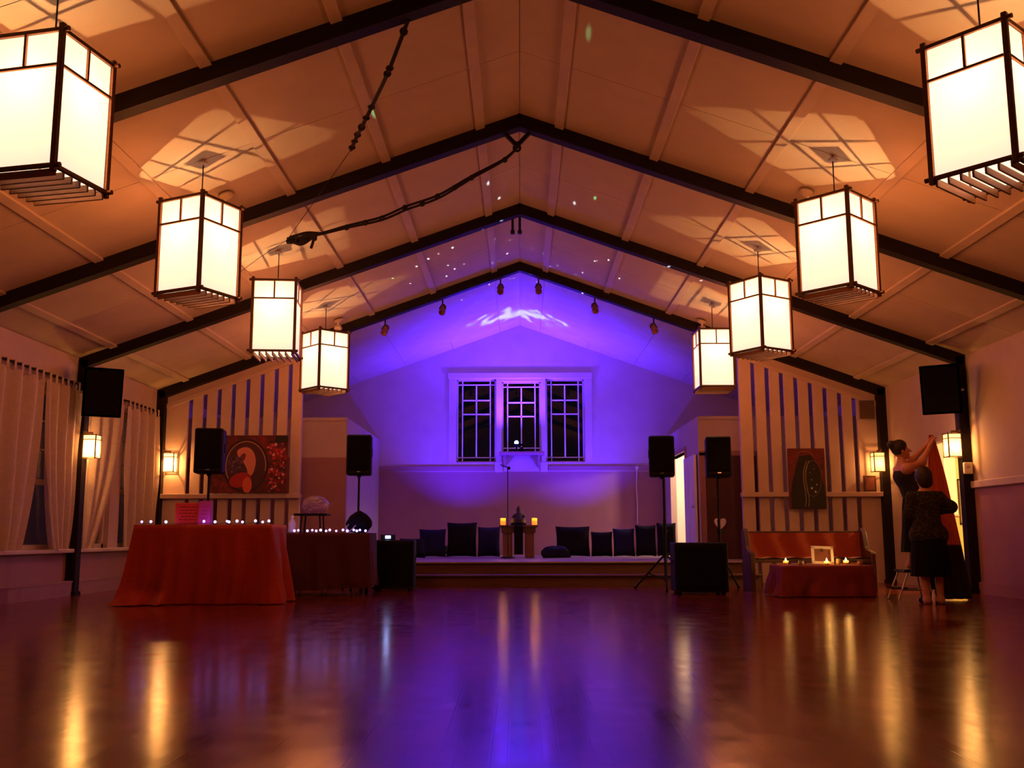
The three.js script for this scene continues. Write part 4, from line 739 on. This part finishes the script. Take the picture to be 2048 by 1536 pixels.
// ---------------------------------------------------------------- altar by the right screen
{
  const p = thing('pew', 'wooden bench with an orange red throw along the right screen', 'bench', [3.92, 0, -13.9]);
  const w = 1.62, end = new THREE.Shape(); end.moveTo(-0.25, 0); end.lineTo(0.25, 0); end.lineTo(0.25, 0.5); end.bezierCurveTo(0.2, 0.56, 0.05, 0.5, -0.02, 0.6); end.bezierCurveTo(-0.05, 0.7, -0.08, 0.83, -0.17, 0.84); end.bezierCurveTo(-0.26, 0.84, -0.27, 0.75, -0.25, 0.6); end.closePath();
  for (const s of [-1, 1]) mesh('end_panel', boxUV(new THREE.ExtrudeGeometry(end, { depth: 0.05, bevelSize: 0.008, bevelThickness: 0.008, bevelSegments: 2 }).translate(0, 0, -0.025).rotateY(-PI / 2).translate(s * w / 2, 0, 0)), M.darkWood, p);
  mesh('seat', rbox(w, 0.045, 0.44, 0.008, 0, 0.41, 0.02), M.darkWood, p);
  mesh('backrest', rbox(w, 0.42, 0.035, 0.008, 0, 0.6, -0.18), M.darkWood, p);
  mesh('throw', (() => { const g = new THREE.PlaneGeometry(w - 0.08, 0.62, 60, 20), q = g.getAttribute('position'); for (let i = 0; i < q.count; i++) { const x = q.getX(i), v = (q.getY(i) + 0.31) / 0.62; q.setXYZ(i, x, v > 0.35 ? 0.455 + (v - 0.35) / 0.65 * 0.33 + 0.012 * Math.sin(x * 9) * (1 - v) : 0.452 + 0.008 * Math.sin(x * 21), v > 0.35 ? -0.148 + 0.012 * Math.sin(x * 17 + v * 4) + 0.012 : -0.13 + (0.35 - v) * 0.95); } g.computeVertexNormals(); return g; })(), phy(0.34, 0.045, 0.012, 1, { map: weaveTex, transmission: 0.1, thickness: 0 }), p);
  table('low altar table hidden under the dark red cloth at the right screen', 3.78, -12.86, 1.05, 0.6, 0.375, M.darkWood, 0.05);
  single('tablecloth', drape(1.12, 0.66, 0.38, { flare: 0.09, folds: 9, k: 5 }), phy(0.20, 0.02, 0.012, 1, { map: weaveTex }), 'dark red cloth over the low altar at the right screen', 'tablecloth', null, [3.78, 0, -12.86]);
  const f = thing('photo_frame', 'white picture frame leaning on the low right altar', 'picture', [3.86, 0.383, -13.02], 0.06);
  const fr = new THREE.Group(); fr.name = 'frame'; fr.rotation.x = -0.18; fr.rotation.z = -0.04; f.add(fr);
  mesh('moulding', [box(0.035, 0.22, 0.02, -0.125, 0.12, 0), box(0.035, 0.22, 0.02, 0.125, 0.12, 0), box(0.285, 0.035, 0.02, 0, 0.215, 0), box(0.285, 0.035, 0.02, 0, 0.02, 0)], M.white, fr);
  mesh('picture', box(0.24, 0.18, 0.008, 0, 0.118, -0.004), std(0.25, 0.1, 0.07, 0.5), fr); mesh('strut', box(0.04, 0.2, 0.006, 0, 0.1, -0.05, 0, 0.3), M.darkWood, f);
  const tea = (x, z, k, l) => {
    const c = thing('tea_light', l, 'candle', [x, 0.382, z], 0, 'tea lights on the low right altar');
    mesh('cup', lathe([[0.001, 0], [0.026, 0], [0.034, 0.03], [0.036, 0.05], [0.033, 0.05], [0.03, 0.03], [0.022, 0.006]], 18), phy(1, 0.75, 0.45, 0.3, { transmission: 0.7, thickness: 0 }), c);
    mesh('wax', cyl(0.024, 0.028, 0.02, 0, 0.016, 0), std(0.8, 0.7, 0.55, 0.6), c);
    mesh('flame', lathe([[0.001, 0.026], [0.014, 0.042], [0.012, 0.06], [0.001, 0.088]], 12), phy(1, 0.8, 0.5, 0.5, { emissive: rgb(1, 0.62, 0.22), emissiveIntensity: 16 * k }), c);
    const p = new THREE.PointLight(rgb(1, 0.42, 0.09), 0.17 * k); p.name = 'tea_light_flame'; p.position.set(0, 0.058, 0); p.castShadow = true; p.shadow.radius = 0.4; c.add(p);
  };
  tea(3.36, -12.92, 0.5, 'dimmest flickering tea light left of the white picture frame'); tea(3.80, -12.66, 1.1, 'bright tea light in front of the white picture frame'); tea(4.14, -12.98, 1.1, 'bright tea light right of the white picture frame');
  const jar = (x, z, h, r, col, l) => { const c = thing('offering_cup', l, 'cup', [x, 0.382, z]); mesh('body', lathe([[0.001, 0], [r * 0.7, 0], [r, h * 0.4], [r * 0.8, h * 0.85], [r * 0.9, h], [r * 0.7, h], [r * 0.6, h * 0.5], [0.001, 0.01]], 16), std(...col, 0.4), c); mesh('rim', new THREE.TorusGeometry(r * 0.9, 0.003, 6, 18).rotateX(PI / 2).translate(0, h, 0), M.metal, c); };
  jar(3.52, -12.8, 0.05, 0.04, [0.3, 0.2, 0.15], 'small dark cup between the two left tea lights on the altar'); jar(3.98, -12.78, 0.08, 0.03, [0.5, 0.35, 0.2], 'small pale cup between the two bright tea lights'); jar(4.24, -12.74, 0.05, 0.035, [0.4, 0.12, 0.08], 'small reddish cup at the right end of the low altar');
}

// ---------------------------------------------------------------- people at the doorway
function field(fn, lo, hi, cell) {                                    // meshes the zero set of a distance function
  const c = [0, 1, 2].map((k) => (lo[k] + hi[k]) / 2), half = Math.max(...[0, 1, 2].map((k) => (hi[k] - lo[k]) / 2)) + cell * 3, n = Math.min(190, Math.ceil(2 * half / cell));
  const mc = new MarchingCubes(n, new THREE.MeshBasicMaterial(), false, false, 400000); mc.isolation = 0;
  const hs = n / 2;
  for (let k = 0; k < n; k++) { const z = c[2] + (k - hs) / hs * half; for (let j = 0; j < n; j++) { const y = c[1] + (j - hs) / hs * half; for (let i = 0; i < n; i++) { const x = c[0] + (i - hs) / hs * half; const out = x < lo[0] - cell * 2 || x > hi[0] + cell * 2 || y < lo[1] - cell * 2 || y > hi[1] + cell * 2 || z < lo[2] - cell * 2 || z > hi[2] + cell * 2; mc.field[i + n * (j + n * k)] = out ? -1 : -fn(x, y, z); } } }
  mc.update();
  const m = mc.count, p = mc.positionArray.slice(0, m * 3); for (let i = 0; i < m; i++) for (let q = 0; q < 3; q++) p[3 * i + q] = c[q] + p[3 * i + q] * half;
  let g = new THREE.BufferGeometry(); g.setAttribute('position', new THREE.BufferAttribute(new Float32Array(p), 3)); g = mergeVertices(g, cell * 0.02); g.computeVertexNormals(); return g;
}
function cone(x, y, z, a, b, ra, rb) { const ux = b[0] - a[0], uy = b[1] - a[1], uz = b[2] - a[2], px = x - a[0], py = y - a[1], pz = z - a[2]; const t = Math.max(0, Math.min(1, (px * ux + py * uy + pz * uz) / (ux * ux + uy * uy + uz * uz + 1e-9))); return Math.hypot(px - ux * t, py - uy * t, pz - uz * t) - (ra + (rb - ra) * t); }
const smin = (a, b, k) => { const h = Math.max(0, k - Math.abs(a - b)) / k; return Math.min(a, b) - h * h * k * 0.25; };
const bonesF = (bones, k) => (x, y, z) => { let d = 9; for (const [a, b, ra, rb] of bones) d = smin(d, cone(x, y, z, a, b, ra, rb), k); return d; };
const ellip = (x, y, z, c, r) => { const k0 = Math.hypot((x - c[0]) / r[0], (y - c[1]) / r[1], (z - c[2]) / r[2]), k1 = Math.hypot((x - c[0]) / (r[0] * r[0]), (y - c[1]) / (r[1] * r[1]), (z - c[2]) / (r[2] * r[2])); return k0 * (k0 - 1) / (k1 + 1e-9); };
const bounds = (bones) => { const lo = [9, 9, 9], hi = [-9, -9, -9]; for (const [a, b, ra, rb] of bones) for (const [p, r] of [[a, ra], [b, rb]]) for (let k = 0; k < 3; k++) { lo[k] = Math.min(lo[k], p[k] - r - 0.02); hi[k] = Math.max(hi[k], p[k] + r + 0.02); } return [lo, hi]; };
function headGeo(c, yaw, pitch) {                                     // face towards +z before turning
  const f = (x, y, z) => {
    let d = ellip(x, y, z, [0, 0.02, -0.008], [0.074, 0.105, 0.092]);
    d = smin(d, ellip(x, y, z, [0, -0.05, 0.022], [0.052, 0.062, 0.062]), 0.03);
    d = smin(d, cone(x, y, z, [0, 0.005, 0.078], [0, -0.03, 0.104], 0.008, 0.013), 0.014);
    d = smin(d, cone(x, y, z, [-0.018, -0.062, 0.078], [0.018, -0.062, 0.078], 0.007, 0.007), 0.01);
    d = smin(d, ellip(x, y, z, [0, -0.096, 0.062], [0.022, 0.018, 0.02]), 0.02);
    for (const s of [-1, 1]) { d = smin(d, ellip(x, y, z, [s * 0.074, -0.008, -0.004], [0.012, 0.032, 0.02]), 0.008); d = Math.max(d, -(Math.hypot(x - s * 0.032, y - 0.008, z - 0.094) - 0.014)); }
    return d;
  };
  return field(f, [-0.1, -0.13, -0.11], [0.1, 0.14, 0.13], 0.005).rotateX(pitch).rotateY(yaw).translate(...c);
}
function handGeo(w, dir, side, curl = 0.5) {                          // wrist, direction of the palm, palm side
  const d = V(...dir).normalize(), up = V(...side).sub(d.clone().multiplyScalar(V(...side).dot(d))).normalize(), acr = new THREE.Vector3().crossVectors(d, up);
  const at = (l, a, u) => V(...w).addScaledVector(d, l).addScaledVector(acr, a).addScaledVector(up, u).toArray();
  const b = [[at(0, 0, 0), at(0.03, 0, 0), 0.023, 0.024]];
  for (const a of [-0.027, -0.009, 0.009, 0.026]) b.push([at(0.01, a * 0.6, 0), at(0.08, a, 0), 0.016, 0.013]);
  [[-0.027, 0.055], [-0.009, 0.068], [0.009, 0.073], [0.027, 0.066]].forEach(([a, l]) => { const p0 = at(0.08, a, 0), p1 = at(0.08 + l * 0.45, a * 1.15, curl * l * 0.25), p2 = at(0.08 + l * 0.72 * (1 - 0.3 * curl), a * 1.2, curl * l * 0.65); b.push([p0, p1, 0.0095, 0.009], [p1, p2, 0.009, 0.0075]); });
  b.push([at(0.02, 0.026, 0.006), at(0.06, 0.05, 0.02), 0.013, 0.0105], [at(0.06, 0.05, 0.02), at(0.088, 0.052, 0.036), 0.0105, 0.0085]);
  const [lo, hi] = bounds(b); return field(bonesF(b, 0.008), lo, hi, 0.005);
}
const skin = std(0.56, 0.26, 0.15, 0.55), hairM = std(0.018, 0.010, 0.008, 0.6);
const bare = (g) => { const k = g.index ? g.toNonIndexed() : g.clone(); for (const n of Object.keys(k.attributes)) if (n !== 'position' && n !== 'normal') k.deleteAttribute(n); return k; };
const frustum = (rings, n = 72, wav = 0, k = 0) => {                  // rings: [y, cx, cz, rx, rz]
  const p = [], uv = [], ix = [];
  rings.forEach(([y, cx, cz, rx, rz], j) => { for (let i = 0; i <= n; i++) { const a = (i % n) / n * 2 * PI, v = j / (rings.length - 1), q = 1 + wav * v * (Math.sin(a * 9 + k) + 0.5 * Math.sin(a * 17 + k * 2)); p.push(cx + rx * q * Math.cos(a), y, cz + rz * q * Math.sin(a)); uv.push(i / n, v); } });
  for (let j = 0; j + 1 < rings.length; j++) for (let i = 0; i < n; i++) { const a = j * (n + 1) + i; ix.push(a, a + 1, a + n + 1, a + 1, a + n + 2, a + n + 1); }
  const g = new THREE.BufferGeometry(); g.setAttribute('position', new THREE.Float32BufferAttribute(p, 3)); g.setAttribute('uv', new THREE.Float32BufferAttribute(uv, 2)); g.setIndex(ix); g.computeVertexNormals(); return g;
};
{ // step stool and the person on it, reaching up to the right
  const st = thing('step_stool', 'folding step stool with pale legs under the reaching person', 'stool', [4.62, 0, -12.0]);
  for (const s of [-1, 1]) { for (const k of [0, 1]) mesh('leg', bar([-0.16 + k * 0.22 + 0.03, 0.32, s * 0.15], [-0.26 + k * 0.40, 0.012, s * 0.17], 0.011), std(0.6, 0.55, 0.5, 0.35, { metalness: 0.6 }), st); mesh('brace', bar([-0.23, 0.12, s * 0.165], [0.1, 0.12, s * 0.165], 0.008), M.metal, st); }
  mesh('step', rbox(0.36, 0.03, 0.34, 0.01, 0, 0.335, 0), M.black, st);
  mesh('low_step', rbox(0.12, 0.02, 0.32, 0.006, -0.2, 0.14, 0), M.black, st);
  const S = 0.352, X = 4.60, Z = -12.0, t = thing('person', 'person with a dark bun in a navy top reaching up to hold the orange cloth', 'person', [X, S, Z]);
  const hip = [0.10, 0.76, 0], wst = [0.05, 0.92, 0], ch = [-0.02, 1.10, 0], nk = [-0.045, 1.235, 0];
  const shl = (s) => [-0.03, 1.175, s * 0.15];
  const b = [[hip, wst, 0.115, 0.095], [wst, ch, 0.098, 0.115], [ch, nk, 0.10, 0.05], [nk, [-0.05, 1.32, 0], 0.046, 0.043], [[0.10, 0.74, 0.07], [0.10, 0.74, -0.07], 0.11, 0.11], [shl(-1), shl(1), 0.06, 0.06]];
  for (const s of [-1, 1]) { b.push([[0.10, 0.72, s * 0.08], [0.08, 0.40, s * 0.08], 0.085, 0.055], [[0.08, 0.40, s * 0.08], [0.02, 0.06, s * 0.08], 0.052, 0.036], [[0.0, 0.045, s * 0.08], [0.14, 0.03, s * 0.085], 0.036, 0.028]); const el = [0.13 + (s > 0 ? 0.02 : 0), 1.25 + (s > 0 ? 0 : 0.04), s * 0.13], wr = [0.285, 1.455 + (s > 0 ? 0 : 0.02), s * 0.045]; b.push([shl(s), el, 0.048, 0.037], [el, wr, 0.038, 0.025]); }
  const [lo, hi] = bounds(b);
  const body = field(bonesF(b, 0.05), lo, hi, 0.012);
  const head = headGeo([-0.045, 1.40, 0.0], PI / 2 - 0.15, -0.2);
  const hands = [handGeo([0.285, 1.455, 0.045], [0.6, 1, -0.1], [1, -0.5, 0]), handGeo([0.285, 1.475, -0.045], [0.6, 1, 0.1], [1, -0.5, 0])];
  mesh('body', mergeGeometries([body, head, ...hands].map(bare)), skin, t);
  const top = bonesF([[wst, ch, 0.112, 0.128], [ch, [-0.03, 1.17, 0], 0.118, 0.085], [[0.09, 0.80, 0], wst, 0.124, 0.108]], 0.05);
  mesh('top', field((x, y, z) => Math.max(top(x, y, z), y - 1.155, 0.80 - y), [-0.22, 0.76, -0.2], [0.3, 1.2, 0.2], 0.010), std(0.012, 0.012, 0.03, 0.9, { }), t);
  mesh('skirt', frustum([[0.84, 0.075, 0, 0.122, 0.15], [0.72, 0.10, 0, 0.16, 0.19], [0.5, 0.10, 0, 0.17, 0.20], [0.2, 0.09, 0, 0.19, 0.22]], 72, 0.03, 1), M.blackSoft, t);
  mesh('hair', field((x, y, z) => { let d = ellip(x, y, z, [-0.066, 1.432, 0], [0.1, 0.102, 0.088]); d = Math.max(d, 0.6 * (x + 0.012) - 0.25 * (y - 1.43)); d = smin(d, ellip(x, y, z, [-0.155, 1.47, 0], [0.055, 0.05, 0.052]), 0.02); return d; }, [-0.23, 1.3, -0.11], [0.06, 1.56, 0.11], 0.008), hairM, t);
  for (const s of [-1, 1]) mesh('eye', ball(0.011, 0.043 , 1.413, s * 0.031 - 0.013, 10), std(0.5, 0.45, 0.4, 0.3), t);
}
{ // person in the floral tunic, back to the camera
  const t = thing('person', 'person in a dark floral tunic and black skirt standing with back turned, elbow out', 'person', [4.53, 0, -11.28]);
  const hip = [0, 0.80, 0], wst = [-0.01, 0.95, 0], ch = [-0.01, 1.10, 0], nk = [-0.01, 1.22, -0.01];
  const b = [[hip, wst, 0.12, 0.105], [wst, ch, 0.105, 0.12], [ch, nk, 0.1, 0.05], [nk, [-0.01, 1.30, -0.02], 0.046, 0.044], [[-0.08, 0.78, 0], [0.08, 0.78, 0], 0.105, 0.105], [[-0.145, 1.175, 0], [0.125, 1.175, 0], 0.055, 0.055]];
  for (const s of [-1, 1]) b.push([[s * 0.08, 0.76, 0], [s * 0.075, 0.42, 0.01], 0.085, 0.055], [[s * 0.075, 0.42, 0.01], [s * 0.075, 0.07, 0.03], 0.052, 0.036], [[s * 0.075, 0.035, 0.04], [s * 0.09, 0.03, -0.13], 0.034, 0.028]);
  b.push([[0.13, 1.165, 0], [0.27, 1.06, -0.02], 0.05, 0.042], [[0.27, 1.06, -0.02], [0.12, 1.0, -0.2], 0.038, 0.026]);
  b.push([[-0.15, 1.165, 0], [-0.2, 0.96, -0.03], 0.05, 0.04], [[-0.2, 0.96, -0.03], [-0.10, 0.93, -0.22], 0.038, 0.026]);
  const [lo, hi] = bounds(b), body = field(bonesF(b, 0.05), lo, hi, 0.012), head = headGeo([-0.015, 1.385, -0.02], PI, -0.05);
  const hands = [handGeo([0.12, 1.0, -0.2], [-0.6, 0.3, -0.8], [0, -1, 0]), handGeo([-0.10, 0.93, -0.22], [0.5, 0.5, -0.8], [0, -1, 0])];
  mesh('body', mergeGeometries([body, head, ...hands].map(bare)), skin, t);
  const floral = canvasTex(512, 512, (c, w, h) => { c.fillStyle = '#151410'; c.fillRect(0, 0, w, h); for (let i = 0; i < 620; i++) { c.fillStyle = ['#4a4420', '#3a3a1c', '#54402a', '#2c2418', '#4c2c34'][i % 5]; c.beginPath(); c.ellipse(rnd() * w, rnd() * h, 3 + rnd() * 11, 2 + rnd() * 6, rnd() * 3, 0, 7); c.fill(); } });
  floral.wrapS = floral.wrapT = THREE.RepeatWrapping;
  const fm = std(1, 1, 1, 0.95, { map: floral });
  const tb = [[[0, 0.72, 0], wst, 0.155, 0.135], [wst, ch, 0.132, 0.142], [ch, [-0.01, 1.175, 0], 0.13, 0.1], [[-0.145, 1.17, 0], [0.125, 1.17, 0], 0.072, 0.072], [[0.13, 1.165, 0], [0.275, 1.06, -0.02], 0.066, 0.062], [[0.275, 1.06, -0.02], [0.18, 1.02, -0.13], 0.06, 0.05], [[-0.15, 1.165, 0], [-0.205, 0.96, -0.03], 0.066, 0.058], [[-0.085, 0.75, 0], [0.085, 0.75, 0], 0.128, 0.128]];
  const tf = bonesF(tb, 0.05);
  const tun = field((x, y, z) => Math.max(tf(x, y, z), y - 1.235, 0.665 + 0.02 * Math.sin(x * 30) - y), [-0.32, 0.6, -0.24], [0.36, 1.26, 0.2], 0.010); boxUV(tun);
  { const u = tun.getAttribute('uv'); for (let i = 0; i < u.count; i++) u.setXY(i, u.getX(i) * 2.2, u.getY(i) * 2.2); }
  mesh('tunic', tun, fm, t);
  mesh('skirt', frustum([[0.78, 0, 0, 0.15, 0.14], [0.66, 0, 0, 0.185, 0.17], [0.5, 0.0, 0, 0.20, 0.18], [0.30, 0.0, 0, 0.21, 0.19]], 72, 0.035, 2), M.blackSoft, t);
  mesh('hair', field((x, y, z) => { let d = ellip(x, y, z, [-0.012, 1.405, -0.005], [0.092, 0.115, 0.1]); d = Math.max(d, -(z + 0.075) * 0.9); d = smin(d, ellip(x, y, z, [-0.01, 1.335, 0.03], [0.08, 0.07, 0.05]), 0.03); return d + 0.006 * (vn(x * 60 + 40, y * 50 + z * 40 + 90) - 0.5); }, [-0.13, 1.24, -0.12], [0.11, 1.54, 0.13], 0.008), hairM, t);
  for (const s of [-1, 1]) mesh('shoe', [ball(0.045, 0, 0, 0, 14).scale(0.95, 0.75, 2.2).translate(s * 0.083, 0.036, -0.05)], M.blackSoft, t);
}
{ // the cloth held up at the doorway
  const t = thing('held_cloth', 'long orange red cloth held up by the reaching person, trailing to the floor', 'cloth', [4.94, 0, -12.03]);
  const sheet = (v0, v1) => {
    const nu = 60, nv = 50, p = [], uv = [], ix = [];
    for (let j = 0; j <= nv; j++) for (let i = 0; i <= nu; i++) {
      const u = i / nu, v = v0 + (v1 - v0) * j / nv, y = 1.93 * (1 - v) + 0.012, sp = Math.pow(v, 0.8), l = -0.03 - 0.16 * sp, r = 0.02 + 0.30 * sp;
      const f = Math.sin(u * 26 + 2 * v) * 0.018 * (0.3 + v) + 0.02 * (vn(u * 5 + 3, v * 4 + 9) - 0.5);
      p.push(l + (r - l) * u + 0.006 * Math.cos(u * 26), y, f + 0.07 * v * Math.sin(u * 2.5) + 0.04 * v); uv.push(u * 0.6, v * 1.9);
    }
    for (let j = 0; j < nv; j++) for (let i = 0; i < nu; i++) { const a = j * (nu + 1) + i; ix.push(a, a + 1, a + nu + 1, a + 1, a + nu + 2, a + nu + 1); }
    const g = new THREE.BufferGeometry(); g.setAttribute('position', new THREE.Float32BufferAttribute(p, 3)); g.setAttribute('uv', new THREE.Float32BufferAttribute(uv, 2)); g.setIndex(ix); g.computeVertexNormals(); return g;
  };
  mesh('orange_panel', sheet(0, 0.68), phy(0.50, 0.07, 0.012, 1, { map: weaveTex, transmission: 0.25, thickness: 0 }), t);
  mesh('dark_border', sheet(0.675, 1), std(0.02, 0.012, 0.01, 0.95, { map: weaveTex }), t);
  const c = thing('white_vase_form', 'slim white vase-shaped form at the feet of the floral person', 'vase', [4.48, 0, -11.12]);  // white vase-shaped form for a pale oval; what the oval is stays open
  mesh('body', lathe([[0.001, 0], [0.012, 0], [0.02, 0.05], [0.022, 0.09], [0.012, 0.14], [0.014, 0.16]], 16), std(0.85, 0.78, 0.68, 0.4), c); mesh('rim', new THREE.TorusGeometry(0.014, 0.003, 6, 16).rotateX(PI / 2).translate(0, 0.16, 0), M.white, c);
}

renderer.render(scene, camera);
